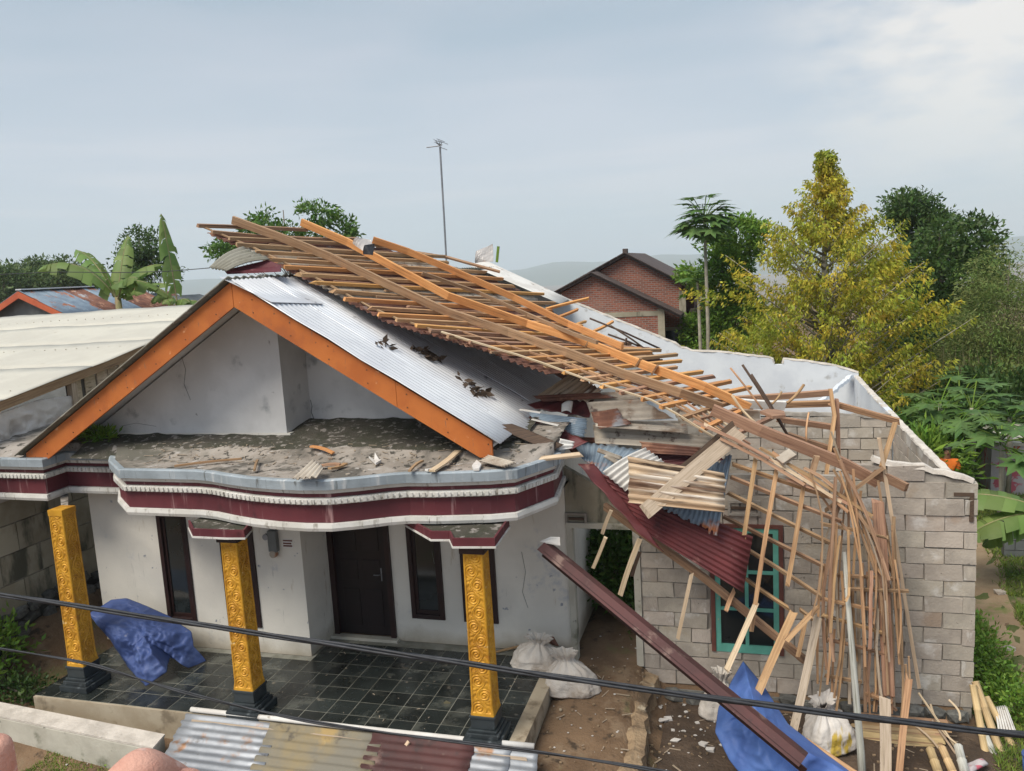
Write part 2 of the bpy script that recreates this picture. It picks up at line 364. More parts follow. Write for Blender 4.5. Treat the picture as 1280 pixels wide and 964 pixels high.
# ------------------------------------------------------------------ object helpers
WL = {}            # world origin of every object (all are unrotated)
def wl(o): return WL[o.name] if o is not None else V(0, 0, 0)
def link(o, parent, origin):
    COL.objects.link(o)
    WL[o.name] = V(*origin)
    if parent is not None:
        o.parent = parent
    o.location = V(*origin) - wl(parent)
    return o
def tag(o, label=None, cat=None, group=None, kind=None):
    if label: o['label'] = label
    if cat: o['category'] = cat
    if group: o['group'] = group
    if kind: o['kind'] = kind
    return o
def thing(name, label, cat, loc, group=None):
    o = bpy.data.objects.new(name, None)
    o.empty_display_size = .2
    link(o, None, loc)
    return tag(o, label, cat, group)
class MB:
    """collects faces in world coordinates (with uv) and links them as one mesh object"""
    def __init__(s): s.v = []; s.f = []; s.uv = []
    def quad(s, a, b, c, d, uv=None):
        i = len(s.v); s.v += [tuple(a), tuple(b), tuple(c), tuple(d)]; s.f.append((i, i + 1, i + 2, i + 3))
        s.uv += uv or [(0, 0), (1, 0), (1, 1), (0, 1)]
        return s
    def poly(s, pts):
        i = len(s.v); s.v += [tuple(p) for p in pts]; s.f.append(tuple(range(i, i + len(pts)))); s.uv += [(p[0], p[1]) for p in pts]
        return s
    def box(s, lo, hi):
        x0, y0, z0 = lo; x1, y1, z1 = hi
        return s.hexa([(x0, y0, z0), (x1, y0, z0), (x1, y1, z0), (x0, y1, z0), (x0, y0, z1), (x1, y0, z1), (x1, y1, z1), (x0, y1, z1)])
    def hexa(s, p):
        i = len(s.v); s.v += [tuple(q) for q in p]
        for f in ((3, 2, 1, 0), (4, 5, 6, 7), (0, 1, 5, 4), (1, 2, 6, 5), (2, 3, 7, 6), (3, 0, 4, 7)):
            s.f.append(tuple(i + k for k in f)); s.uv += [(0, 0), (1, 0), (1, 1), (0, 1)]
        return s
    def prism(s, pts, vec):
        """extrude a polygon of 3-D points by vec"""
        vec = V(*vec); a = [V(*p) for p in pts]; n = len(a); i = len(s.v)
        s.v += [tuple(p) for p in a] + [tuple(p + vec) for p in a]
        s.f.append(tuple(range(i, i + n))); s.uv += [(p[0], p[1]) for p in a]
        s.f.append(tuple(range(i + 2 * n - 1, i + n - 1, -1))); s.uv += [(p[0], p[1]) for p in a[::-1]]
        for k in range(n):
            j = (k + 1) % n; s.f.append((i + k, i + n + k, i + n + j, i + j)); s.uv += [(0, 0), (0, 1), (1, 1), (1, 0)]
        return s
    def sweep(s, pts, prof, up=(0, 0, 1), radii=None, cap=True):
        """sweep closed profile [(side, up)] along pts; uv runs along the length"""
        P = [V(*p) for p in pts]; m = len(prof); i0 = len(s.v); L = 0
        per = [0]
        for k in range(m):
            q = prof[(k + 1) % m]; per.append(per[-1] + math.hypot(q[0] - prof[k][0], q[1] - prof[k][1]))
        Ls = []
        for k, p in enumerate(P):
            d = (P[min(k + 1, len(P) - 1)] - P[max(k - 1, 0)]); d = d / (np.linalg.norm(d) + 1e-9)
            side = np.cross(d, V(*up)); nn = np.linalg.norm(side)
            if nn < 1e-3: side = np.cross(d, V(1, .1, 0)); nn = np.linalg.norm(side)
            side /= nn; u2 = np.cross(side, d)
            r = 1 if radii is None else radii[k]
            if k: L += np.linalg.norm(p - P[k - 1])
            Ls.append(L)
            for a, b in prof: s.v.append(tuple(p + side * a * r + u2 * b * r))
        for k in range(len(P) - 1):
            for j in range(m):
                j2 = (j + 1) % m
                s.f.append((i0 + k * m + j, i0 + k * m + j2, i0 + (k + 1) * m + j2, i0 + (k + 1) * m + j))
                s.uv += [(Ls[k], per[j]), (Ls[k], per[j + 1]), (Ls[k + 1], per[j + 1]), (Ls[k + 1], per[j])]
        if cap:
            s.f.append(tuple(i0 + j for j in range(m))[::-1]); s.uv += [(0, a + b) for a, b in prof[::-1]]
            e = i0 + (len(P) - 1) * m
            s.f.append(tuple(e + j for j in range(m))); s.uv += [(0, a + b) for a, b in prof]
        return s
    def bar(s, pts, w, h, up=(0, 0, 1)):
        return s.sweep(pts, [(-w / 2, -h / 2), (w / 2, -h / 2), (w / 2, h / 2), (-w / 2, h / 2)], up)
    def tube(s, pts, r, n=8, radii=None, cap=True):
        return s.sweep(pts, [(r * math.cos(2 * math.pi * k / n), r * math.sin(2 * math.pi * k / n)) for k in range(n)], (0.03, 0.02, 1), radii, cap)
    def grid(s, g, uvs=None, close=False):
        """g[i][j] 3-D points"""
        nu, nv = len(g), len(g[0]); i0 = len(s.v)
        for row in g: s.v += [tuple(p) for p in row]
        for a in range(nu - 1):
            for b in range(nv - 1 + (1 if close else 0)):
                b2 = (b + 1) % nv
                ids = [(a, b), (a + 1, b), (a + 1, b2), (a, b2)]
                s.f.append(tuple(i0 + x * nv + y for x, y in ids))
                s.uv += [(uvs[x][y] if uvs is not None else (x / nu, y / nv)) for x, y in ids]
        return s
    def build(s, name, m, parent=None, origin=None, smooth=False, solid=0, recalc=True):
        v = np.array(s.v, float)
        if origin is None:
            origin = wl(parent) if parent is not None else V((v[:, 0].min() + v[:, 0].max()) / 2, (v[:, 1].min() + v[:, 1].max()) / 2, v[:, 2].min())
        me = bpy.data.meshes.new(name)
        me.from_pydata((v - V(*origin)).tolist(), [], s.f)
        uvl = me.uv_layers.new(name='UVMap')
        uvl.data.foreach_set('uv', np.array(s.uv, np.float32).ravel())
        if recalc:
            bm = bmesh.new(); bm.from_mesh(me); bmesh.ops.recalc_face_normals(bm, faces=bm.faces); bm.to_mesh(me); bm.free()
        me.materials.append(MATS[m])
        if smooth: me.polygons.foreach_set('use_smooth', [True] * len(me.polygons))
        o = bpy.data.objects.new(name, me)
        link(o, parent, origin)
        if solid:
            md = o.modifiers.new('thickness', 'SOLIDIFY'); md.thickness = solid; md.offset = 0
        return o
def box(name, lo, hi, m, parent=None, **k): return MB().box(lo, hi).build(name, m, parent, **k)
def bevel(o, w=.01, seg=2):
    md = o.modifiers.new('bevel', 'BEVEL'); md.width = w; md.segments = seg; md.limit_method = 'ANGLE'; return o
def dup(o, parent, delta, data=None):
    """copy one object; delta = world shift"""
    c = o.copy()
    if data: c.data = data
    org = wl(o) + V(*delta)
    COL.objects.link(c); WL[c.name] = org
    c.parent = parent; c.location = org - wl(parent)
    return c
def noise3(p, s=1.0, seed=0):
    from mathutils import noise as mn
    return mn.noise(Vector((p[0] * s + seed * 13.7, p[1] * s - seed * 5.1, p[2] * s + seed * 3.3)))
def wobble(pts, amp, n=5):
    """resample a straight piece with a slight natural bow"""
    a, b = V(*pts[0]), V(*pts[-1])
    if len(pts) > 2: return [V(*p) for p in pts]
    o = rng.normal(0, amp, 3)
    return [a + (b - a) * t + o * math.sin(math.pi * t) for t in np.linspace(0, 1, n)]
def plank(name, pts, w, h, m, parent=None, up=(0, -.3, 1), bow=.006, n=4):
    Q = wobble(pts, bow, n); mb = MB().bar(Q, w, h, up)
    d0, d1 = Q[0] - Q[1], Q[-1] - Q[-2]; d0 = d0 / np.linalg.norm(d0); d1 = d1 / np.linalg.norm(d1); L = np.linalg.norm(Q[-1] - Q[0])
    rag = min(.09, .6 * max(w, h), .05 * L) * (2.2 if random.random() < .3 else .5)
    for k in range(4):
        mb.v[k] = tuple(V(*mb.v[k]) + d0 * random.uniform(-rag, rag)); mb.v[-1 - k] = tuple(V(*mb.v[-1 - k]) + d1 * random.uniform(-rag, rag))
    return mb.build(name, m, parent)
def loose_plank(name, label, cat, pts, w, h, m, up=(0, -.3, 1), bow=.006, group=None):
    return tag(plank(name, pts, w, h, m, None, up, bow), label, cat, group)
def corr(name, P, waves, amp, m, parent=None, along='u', bend=0.0, seg=8, rag=0.0, solid=.006, twist=None, profile='sine', dent=0.0, nper=6):
    """corrugated sheet over the corners P = p00, p10, p11, p01; the corrugations run along u (p00->p10) or v"""
    p00, p10, p11, p01 = [V(*p) for p in P]
    nw = int(waves * nper) + 1
    nu, nv = (seg + 1, nw) if along == 'u' else (nw, seg + 1)
    nn = np.cross(p10 - p00, p01 - p00); nn /= np.linalg.norm(nn)
    if nn[2] < 0: nn = -nn
    lu, lv = np.linalg.norm(p10 - p00), np.linalg.norm(p01 - p00)
    g, uv = [], []
    sd = random.random() * 50
    for i in range(nu):
        row, ur = [], []
        for j in range(nv):
            u, v = i / (nu - 1), j / (nv - 1)
            uu, vv = u, v
            if rag:
                e = rag / (lu if along == 'u' else lv)
                q = (v if along == 'u' else u)
                j0 = e * noise3((math.floor(q * waves * 2) * 1.7, sd, 0), 3.1); j1 = e * noise3((math.floor(q * waves * 2) * 1.3, sd, 7), 3.3)
                if along == 'u': uu = u * (1 + j1 - j0) + j0
                else: vv = v * (1 + j1 - j0) + j0
            p = p00 * (1 - uu) * (1 - vv) + p10 * uu * (1 - vv) + p11 * uu * vv + p01 * (1 - uu) * vv
            ph = (v if along == 'u' else u) * waves
            if profile == 'sine': w = math.sin(2 * math.pi * ph)
            else: w = max(-1, min(1, 2.2 * math.sin(2 * math.pi * ph)))
            t = (u if along == 'u' else v)
            off = amp * w + bend * math.sin(math.pi * t)
            if dent: off += dent * noise3((p[0], p[1], p[2]), 2.2, sd)
            row.append(p + nn * off); ur.append((u * lu, v * lv))
        g.append(row); uv.append(ur)
    return MB().grid(g, uv).build(name, m, parent, smooth=True, solid=solid, recalc=False)
def drape(name, boundary, centre, m, parent=None, fold=.08, nb=96, rings=18, facing=(0, -1, .4), seed=3, scale=2.2, solid=.006, sharp=1.0):
    B = [V(*p) for p in boundary]; c = V(*centre); f = V(*facing); f /= np.linalg.norm(f)
    d = [0]
    for k in range(len(B)): d.append(d[-1] + np.linalg.norm(B[(k + 1) % len(B)] - B[k]))
    pts = []
    for k in range(nb):
        s = d[-1] * k / nb; j = max(i for i in range(len(B)) if d[i] <= s + 1e-9)
        t = (s - d[j]) / max(1e-9, d[j + 1] - d[j]); pts.append(B[j] * (1 - t) + B[(j + 1) % len(B)] * t)
    g, uv = [], []
    for r in range(rings + 1):
        q = r / rings; row, ur = [], []
        for k in range(nb):
            p = c * (1 - q) + pts[k] * q
            n = 1 - abs(noise3(p, scale, seed)) * 2.4 * sharp; n2 = (.5 - abs(noise3(p, scale * 2.3, seed + 5))) * 1.3 + (.4 - abs(noise3(p, scale * 5.5, seed + 9))) * .9
            p = p + f * fold * (n + .6 * n2) * (1 - .75 * q ** 5)
            row.append(p); ur.append((p[0], p[2]))
        g.append(row); uv.append(ur)
    return MB().grid(g, uv, close=True).build(name, m, parent, smooth=True, solid=solid, recalc=False)
def leafmesh(name, pos, dirs, size, m, parent=None, aspect=.38, jit=.35, fold=.25, origin=None):
    """one small folded leaf per position"""
    n = len(pos); pos = np.asarray(pos); d = np.asarray(dirs, float) + rng.normal(0, jit, (n, 3))
    d /= np.linalg.norm(d, axis=1)[:, None] + 1e-9
    a = rng.normal(0, 1, (n, 3)); s = np.cross(d, a); s /= np.linalg.norm(s, axis=1)[:, None] + 1e-9
    nn = np.cross(d, s)
    L = (size * rng.uniform(.6, 1.3, n))[:, None]
    v = np.empty((n, 4, 3))
    v[:, 0] = pos; v[:, 1] = pos + d * L * .45 + s * L * aspect * .5 + nn * L * fold * .3
    v[:, 2] = pos + d * L; v[:, 3] = pos + d * L * .45 - s * L * aspect * .5 + nn * L * fold * .3
    v = v.reshape(-1, 3)
    if origin is None: origin = wl(parent) if parent is not None else V(pos[:, 0].mean(), pos[:, 1].mean(), pos[:, 2].min())
    me = bpy.data.meshes.new(name)
    me.vertices.add(4 * n); me.vertices.foreach_set('co', (v - V(*origin)).astype(np.float32).ravel())
    me.loops.add(4 * n); me.loops.foreach_set('vertex_index', np.arange(4 * n, dtype=np.int32))
    me.polygons.add(n); me.polygons.foreach_set('loop_start', np.arange(0, 4 * n, 4, dtype=np.int32))
    me.update(calc_edges=True)
    me.validate()
    me.materials.append(MATS[m])
    o = bpy.data.objects.new(name, me)
    return link(o, parent, origin)
def clumps(blobs, n, lo=.55):
    w = np.array([(b[3] * b[4] * b[5]) ** .67 for b in blobs]); w /= w.sum()
    k = rng.choice(len(blobs), n, p=w); b = np.array(blobs)[k]
    d = rng.normal(0, 1, (n, 3)); d /= np.linalg.norm(d, axis=1)[:, None]
    r = rng.uniform(lo ** 3, 1, n) ** (1 / 3)
    return b[:, :3] + d * r[:, None] * b[:, 3:6], d
def tree(name, label, base, blobs, n_cl, per, csize, leaf, m, cat='tree', group=None, trunk_r=.15, bark='bark', droop=.2, limbs=24, lo=.5, aspect=.4, jit=.6, lean=(0, 0)):
    t = thing(name, label, cat, base, group)
    base = V(*base)
    B = [tuple(b) for b in blobs]
    c, d = clumps(B, n_cl, lo)
    pos = np.repeat(c, per, 0) + np.clip(rng.normal(0, 1, (n_cl * per, 3)), -1.7, 1.7) * V(csize, csize, csize * .7)
    dirs = np.repeat(d, per, 0) * .8 + rng.normal(0, .4, (n_cl * per, 3)) - V(0, 0, droop)
    leafmesh('crown', pos, dirs, leaf, m, t, aspect, jit)
    top = max(b[2] + b[5] * .6 for b in B); cx = np.mean([b[0] for b in B]); cy = np.mean([b[1] for b in B])
    ax = [base + (V(cx, cy, top) - base) * q + V(.12 * math.sin(5 * q), .1 * math.sin(3 * q + 1), 0) * (top - base[2]) * .1 * (q * (1 - q)) * 4 for q in np.linspace(0, 1, 9)]
    mb = MB().tube(ax, trunk_r, 8, radii=[1.25 - 1.1 * q for q in np.linspace(0, 1, 9)])
    idx = rng.choice(n_cl, min(limbs, n_cl), replace=False)
    for i in idx:
        e = c[i]; h = np.clip((e[2] - base[2]) / (top - base[2]) - .22, .25, .9)
        s = ax[0] + (ax[-1] - ax[0]) * h
        mid = (s + e) / 2 + V(0, 0, -.06 * np.linalg.norm(e - s))
        mb.tube([s, mid, e], trunk_r * .3 * (1.2 - h), 5, radii=[1, .65, .2])
    mb.build('trunk', bark, t, smooth=True)
    return t
HAZE = .0003
# ================================================================== THE SETTING
def smooth(a, b, x): t = min(1, max(0, (x - a) / (b - a))); return t * t * (3 - 2 * t)
def gz(x, y):
    z = -.42
    z += (-.6 + .42) * smooth(1.85, 2.05, x)                       # yard in front of the block wall
    ramp = smooth(.4, .6, x) * (1 - smooth(1.7, 1.8, x))           # dirt in front of the doorway
    z += ramp * (.14 + .2 * smooth(.2, 2.2, y))
    ins = smooth(.5, .6, x) * (1 - smooth(6.1, 6.2, x)) * smooth(2.38, 2.55, y) * (1 - smooth(13.5, 13.8, y))
    z = z * (1 - ins) + ins * (-.1)
    z += .75 * smooth(-7.3, -8.7, x) * smooth(.3, 1.6, y) * (1 - smooth(15, 20, y))   # bank beside the alley
    z -= .25 * smooth(-.5, -1.1, y)
    z += .12 * smooth(6.6, 9, x) * smooth(2, 5, y)
    d = math.hypot(x, y)
    near = 1 - smooth(20, 40, d)
    z += near * (.035 * noise3((x, y, 0), 1.1) + .02 * noise3((x, y, 3), 3.7))
    z -= 70 * smooth(45, 900, d)
    return z
xs = sorted([-9000, -5000, -2500, -1200, -600, -300, -150, -80, -50, -35, -24, -18, 18, 22, 30, 45, 80, 150, 300, 600, 1200, 2500, 5000, 9000] + list(np.arange(-14, 14.01, .22)))
ys = sorted([-400, -100, -30, -12, -8, 19, 22, 26, 32, 40, 55, 80, 150, 300, 600, 1200, 2500, 5000, 9000] + list(np.arange(-5, 17.01, .22)))
g = [[(x, y, gz(x, y)) for y in ys] for x in xs]
uv = [[(x, y) for y in ys] for x in xs]
tag(MB().grid(g, uv).build('ground', 'dirt', None, V(0, 0, 0), smooth=True, recalc=False), kind='structure')
# worn earth inside the yard in front of the block wall
def patch(name, m, x0, x1, y0, y1, lift, nx=24, ny=24, shape=None):
    g = [[(x, y, gz(x, y) + lift) for y in np.linspace(y0, y1, ny)] for x in np.linspace(x0, x1, nx)]
    if shape: g = [[(*shape(a / (nx - 1), b / (ny - 1)), 0) for b in range(ny)] for a in range(nx)]; g = [[(p[0], p[1], gz(p[0], p[1]) + lift) for p in r] for r in g]
    return tag(MB().grid(g, [[(p[0], p[1]) for p in r] for r in g]).build(name, m, None, V(0, 0, 0), smooth=True, recalc=False), kind='structure')
patch('yard_soil', 'dirt_dark', 2.06, 6.9, -.9, 2.36, .012)
def pathshape(u, v):
    y = 1.0 + 15 * v; c = 7.5 + .12 * math.sin(y * .8) + .045 * (y - 5)
    return c + (u - .5) * (.75 + .15 * math.sin(y * 1.7)), y
patch('path', 'path_dirt', 0, 1, 0, 1, .012, 8, 50, pathshape)
patch('verge', 'verge_soil', 6.2, 13, 1.2, 18, .006, 30, 50)
# distant hills
g = []
for i, rr in enumerate((3600, 4300, 5000, 5600)):
    row = []
    for a in np.linspace(-75, 75, 160):
        h = (-70, 0, 42, -10)[i] + (0, 40, 46, 20)[i] * noise3((a * .06, i * .2, 1), 1) + (0, 14, 22, 8)[i] * noise3((a * .35, i * .3, 2), 1)
        row.append((rr * math.sin(R_(a)), rr * math.cos(R_(a)), h))
    g.append(row)
tag(MB().grid(g).build('hills', 'far_hill', None, V(0, 4000, -70), smooth=True, recalc=False), kind='structure')

# ------------------------------------------------------------------ wall builders
def wall_pieces(mb, x0, x1, z0, z1, y0, y1, holes):
    """box wall in x-z with rectangular holes (hx0,hx1,hz0,hz1), split so that nothing overlaps"""
    xs = sorted({x0, x1, *[h[0] for h in holes], *[h[1] for h in holes]})
    for a, b in zip(xs, xs[1:]):
        cuts = sorted([(h[2], h[3]) for h in holes if h[0] <= a + 1e-6 and h[1] >= b - 1e-6])
        z = z0
        for c0, c1 in cuts:
            if c0 > z + 1e-6: mb.box((a, y0, z), (b, y1, c0))
            z = c1
        if z < z1 - 1e-6: mb.box((a, y0, z), (b, y1, z1))
    return mb

# ================================================================== THE WHITE HOUSE
house = thing('house', 'white plastered house with orange gable boards, maroon porch canopy and carved gold columns', 'house', (-3.4, 2.0, 0))
SL = (5.97 - 3.60) / 3.85
def roofz(x): return 5.97 - SL * abs(x + 3.6)
# front walls with window and door openings
win_left = [(-6.06, -5.5), (-4.9, -4.28)]
win_right = [(-1.99, -1.42), (-1.1, -.53)]
mb = MB()
wall_pieces(mb, -7.38, -3.44, 0, 3.62, 1.65, 1.8, [(a, b, .43, 2.3) for a, b in win_left])
mb.box((-3.59, 1.8, 0), (-3.44, 2.4, 3.62))
wall_pieces(mb, -3.59, .62, 0, 3.55, 2.4, 2.55, [(-3.4, -2.29, 0, 2.2)] + [(a, b, .41, 2.3) for a, b in win_right])
mb.box((-7.38, 1.8, 0), (-7.23, 13.6, 3.6))
mb.build('wall', 'plaster_front', house)
# partition towards the block annex
box('side_wall', (.47, 2.553, -.1), (.62, 13.58, 3.5), 'plaster_front', house)
# gable walls above the canopy
def under(x): return roofz(x) - .16
mb = MB()
mb.prism([(-7.0, 1.66, 3.622), (-3.5, 1.66, 3.622), (-3.5, 1.66, under(-3.5)), (-3.6, 1.66, under(-3.6)), (-7.0, 1.66, under(-7.0))], (0, .13, 0))
mb.prism([(-3.5, 1.793, 3.622), (-3.5, 2.41, 3.622), (-3.5, 2.41, under(-3.5)), (-3.5, 1.793, under(-3.5))], (-.13, 0, 0))
mb.prism([(-3.628, 2.412, 3.56), (.05, 2.412, 3.56), (.05, 2.412, under(.05)), (-3.628, 2.412, under(-3.628))], (0, .13, 0))
mb.build('gable_wall', 'plaster_grey', house)
# eave ceiling boards
mb = MB()
for s, xe in ((-1, -7.6), (1, .04)):
    mb.prism([(-3.6, .86, roofz(-3.6) - .1), (xe, .86, roofz(xe) - .1), (xe, .86, roofz(xe) - .13), (-3.6, .86, roofz(-3.6) - .13)], (0, 4.2, 0))
mb.build('eave_ceiling', 'plaster_grey', house)
# orange barge boards
for s, xe in ((-1, -7.62), (1, .05)):
    a, b = -3.6 + s * .004, xe; j = -3.6 + s * 2.35
    nl = MB()
    for q in np.arange(.3, 3.7, .55):
        for dz in (.1, .28): x = -3.6 + s * q; nl.tube([(x, .792, roofz(x) - dz), (x, .784, roofz(x) - dz)], .009, 6)
    tag(nl.build('nail_heads', 'wood_dark', house), kind='stuff')
    MB().prism([(a, .79, roofz(a) - .02), (j, .79, roofz(j) - .02), (j, .79, roofz(j) - .37), (a, .79, roofz(a) - .37)], (0, .045, 0)).build('barge_board', 'orange_paint', house)
    a = j + s * .004
    MB().prism([(a, .793, roofz(a) - .02), (b, .793, roofz(b) - .02), (b, .793, roofz(b) - .25), (b - s * .18, .793, roofz(b - s * .18) - .36), (a, .793, roofz(a) - .37)], (0, .045, 0)).build('barge_board', 'orange_paint', house)
# roof: old brown sheets on the far slope, bright zinc on the near slope
for k in range(12):
    y0 = .7 + k * 1.08
    corr('roof_sheet', [(-3.6, y0, roofz(-3.6) + .035), (-7.75, y0, roofz(-7.75) + .035), (-7.75, y0 + 1.12, roofz(-7.75) + .04), (-3.6, y0 + 1.12, roofz(-3.6) + .04)], 6, .018, 'lichen_roof', house, seg=3, solid=.02, nper=5)
for k in range(9):
    y0 = .72 + k * .8
    e = .16 + (.02, .1, -.02, .06, .05, .1, 0, 0, 0)[k]
    m = 'zinc' if k < 6 else 'rust'
    corr('roof_sheet', [(-3.55, y0, roofz(-3.55) + .03 + .004 * k), (e, y0, roofz(e) + .03 + .004 * k), (e, y0 + .84, roofz(e) + .034 + .004 * k), (-3.55, y0 + .84, roofz(-3.55) + .034 + .004 * k)],
         8, .017, m, house, seg=8, solid=.004, dent=.02)
# wet leaves and broken tile bits lying on the zinc
MB().quad((-3.72, .7, roofz(-3.6) + .05), (-2.95, .72, roofz(-2.95) + .07), (-2.8, 1.9, roofz(-2.8) + .07), (-3.72, 1.9, roofz(-3.6) + .06)).build('ridge_cap', 'zinc', house, solid=.006)
# bent, overturned ridge sheet of old asbestos on the apex
P = [(262, 335), (303, 309), (338, 324), (283, 338)]
corr('ridge_sheet', [at(*P[0], Y=1.6), at(*P[1], Y=2.1), at(*P[2], Y=2.0), at(*P[3], Y=1.5)], 5, .018, 'lichen_roof', house, bend=.05, solid=.012, nper=5)
MB().prism([at(280, 338, Y=1.62), at(334, 325, Y=2.0), at(350, 332, Y=2.0), at(350, 340, Y=1.7), at(284, 343, Y=1.62)], (0, .03, 0)).build('gable_patch', 'maroon_paint', house)

ck_ = MB()
for P in ([(356, 500, 2.406), (358, 508, 2.406), (357, 515, 2.406), (362, 528, 2.406)],): ck_.tube([at(q[0] + 32, q[1], Y=q[2]) for q in P], .006, 4)
for P in ([(225, 440), (232, 462), (230, 480), (238, 500)], [(150, 533), (170, 529), (195, 533)]): ck_.tube([at(*q, Y=1.656) for q in P], .003, 4)
for P in ([(652, 690), (657, 715), (653, 740), (660, 760)], [(540, 690), (543, 705)]): ck_.tube([at(*q, Y=2.396) for q in P], .003, 4)
tag(ck_.build('cracks', 'grey_board', house), kind='stuff')
# ---- porch canopy: a mitred fascia path swept with the photographed mouldings
PATH = [(-10.5, .86), (-7.33, .80), (-7.36, 1.27), (-6.28, 1.25), (-5.85, .74), (-5.28, .27), (-4.05, .26), (-3.75, .20), (-3.4, .07), (-3.0, -.05), (-2.6, -.12), (-2.2, -.15),
        (-1.85, -.12), (-1.5, .03), (-1.2, .2), (-.95, .29), (-.6, .31), (.1, .44), (.38, .55), (.72, 1.25), (.6, 2.36)]
def offs(o):
    out = []
    for i, p in enumerate(PATH):
        ns = []
        for a, b in ((i - 1, i), (i, i + 1)):
            if a < 0 or b >= len(PATH): continue
            d = V(*PATH[b]) - V(*PATH[a]); d /= np.linalg.norm(d); ns.append(V(d[1], -d[0]))
        n = sum(ns); n /= np.linalg.norm(n); c = max(.5, float(n @ ns[0]))
        out.append(V(*p) + n * o / c)
    return out
canopy = MB()
def band(name, m, prof, parent, seg=1, kind=None):
    rows = [offs(o) for o, z in prof]
    g = [[(q[0], q[1], z) for q in row] for row, (o, z) in zip(rows, prof)]
    o = MB().grid(g).build(name, m, parent, recalc=False)
    return tag(o, kind=kind) if kind else o
# slab body: soffit
top_o = offs(.11); sof_o = offs(-.02)
mb = MB()
for a, b in zip(sof_o, sof_o[1:]):
    mb.quad((a[0], a[1], 2.735), (b[0], b[1], 2.735), (b[0], 2.42, 2.735), (a[0], 2.42, 2.735))
can = mb.build('canopy', 'slab_top', house, recalc=False)
band('lip', 'lip_concrete', [(.085, 3.285), (.12, 3.285), (.125, 3.4), (.10, 3.415), (.03, 3.412)], can)
band('under_lip', 'white_trim', [(.02, 3.22), (.06, 3.225), (.075, 3.283)], can)
band('narrow_stripe', 'maroon_paint', [(.0, 3.165), (.025, 3.168), (.025, 3.218)], can)
band('moulding', 'white_trim', [(.0, 3.078), (.065, 3.08), (.075, 3.12), (.065, 3.16), (.0, 3.163)], can)
band('fascia', 'maroon_paint', [(.0, 2.83), (.02, 2.832), (.02, 3.076)], can)
band('bottom_trim', 'white_trim', [(-.03, 2.725), (.055, 2.727), (.07, 2.77), (.06, 2.825), (.0, 2.828)], can)
# small dentil blocks along the upper moulding
o1 = offs(.076); mb = MB()
for a, b in zip(o1[:-1], o1[1:]):
    L = np.linalg.norm(b - a); n = max(1, int(L / .075)); d = (b - a) / L; nn = V(d[1], -d[0])
    for k in range(n):
        p = a + (b - a) * (k + .2) / n; q = a + (b - a) * (k + .78) / n
        mb.hexa([(*(p - nn * .02), 3.095), (*(q - nn * .02), 3.095), (*(q + nn * .012), 3.095), (*(p + nn * .012), 3.095), (*(p - nn * .02), 3.147), (*(q - nn * .02), 3.147), (*(q + nn * .012), 3.147), (*(p + nn * .012), 3.147)])
tag(mb.build('dentils', 'white_trim', can), kind='stuff')
# slab top, dirty cement rising to the gable
def slabz(x, y):
    return 3.4 + .02 * noise3((x, y, 0), 1.7) + .012 * noise3((x, y, 5), 6) + .14 * smooth(.7, 1.25, y) + .09 * smooth(1.3, 2.4, y)
ti = offs(.04)
pp = []
for a, b in zip(ti, ti[1:]):
    n = max(1, int(np.linalg.norm(b - a) / .12))
    pp += [a + (b - a) * k / n for k in range(n)]
pp.append(ti[-1])
g = [[(p[0], p[1] + (2.44 - p[1]) * t, slabz(p[0], p[1] + (2.44 - p[1]) * t) * (1 - (t == 0)) + 3.408 * (t == 0)) for t in np.linspace(0, 1, 26)] for p in pp]
MB().grid(g).build('slab_top', 'slab_top', can, smooth=True)
def mossz(x, y): return slabz(x, y) + .012 + .05 * max(0, noise3((x, y, 9), 4)) + .05 * smooth(1.2, 2.3, y) - .06 * (1 - smooth(.95, 1.2, y + .12 * noise3((x, y, 1), 1.5)))
g = [[(x, y, mossz(x, y)) for y in np.linspace(.85, 2.405, 26)] for x in np.linspace(-6.85, .3, 110)]
tag(MB().grid(g).build('moss', 'slab_moss', can, smooth=True), kind='stuff')
# kerb around the left flower box corner of the slab
a, b, c = at(142, 566, Z=3.44), at(158, 580, Z=3.44), at(166, 562, Z=3.46)

# ---- carved gold columns on black plinths
def carved_face(nu, nv, wid, hgt):
    """height field of scrolling leaves"""
    H = np.zeros((nv, nu))
    lam = .36
    for j in range(nv):
        for i in range(nu):
            u = (i / (nu - 1) - .5) * wid; v = j / (nv - 1) * hgt
            edge = abs(u) / (wid / 2)
            if edge > .84 or v < .035 or v > hgt - .035: H[j, i] = .9 if edge < .96 else .55; continue
            h = 0
            ph = v / lam
            stem = math.sin(math.pi * ph * 2) * wid * .2
            h = max(h, math.exp(-((u - stem) / .013) ** 2))
            for k in (math.floor(ph * 2) - 1, math.floor(ph * 2), math.floor(ph * 2) + 1):
                cv = (k + .5) * lam / 2; cu = (-1) ** (k + 1) * wid * .13
                dx, dy = u - cu, v - cv; r = math.hypot(dx, dy); th = math.atan2(dy, dx * (-1) ** k)
                if r < .105:
                    s = .5 + .5 * math.cos(2 * math.pi * r / .036 - th * 1.0 + .5)
                    h = max(h, s * (1 - (r / .105) ** 4))
                elif r < .16:
                    h = max(h, (.5 + .5 * math.cos(9 * th + 40 * r)) * .75 * (1 - ((r - .105) / .055) ** 2))
            H[j, i] = h
    return H
NU, NV, CW, CH = 27, 190, .262, 2.12
Hf = carved_face(NU, NV, CW, CH)
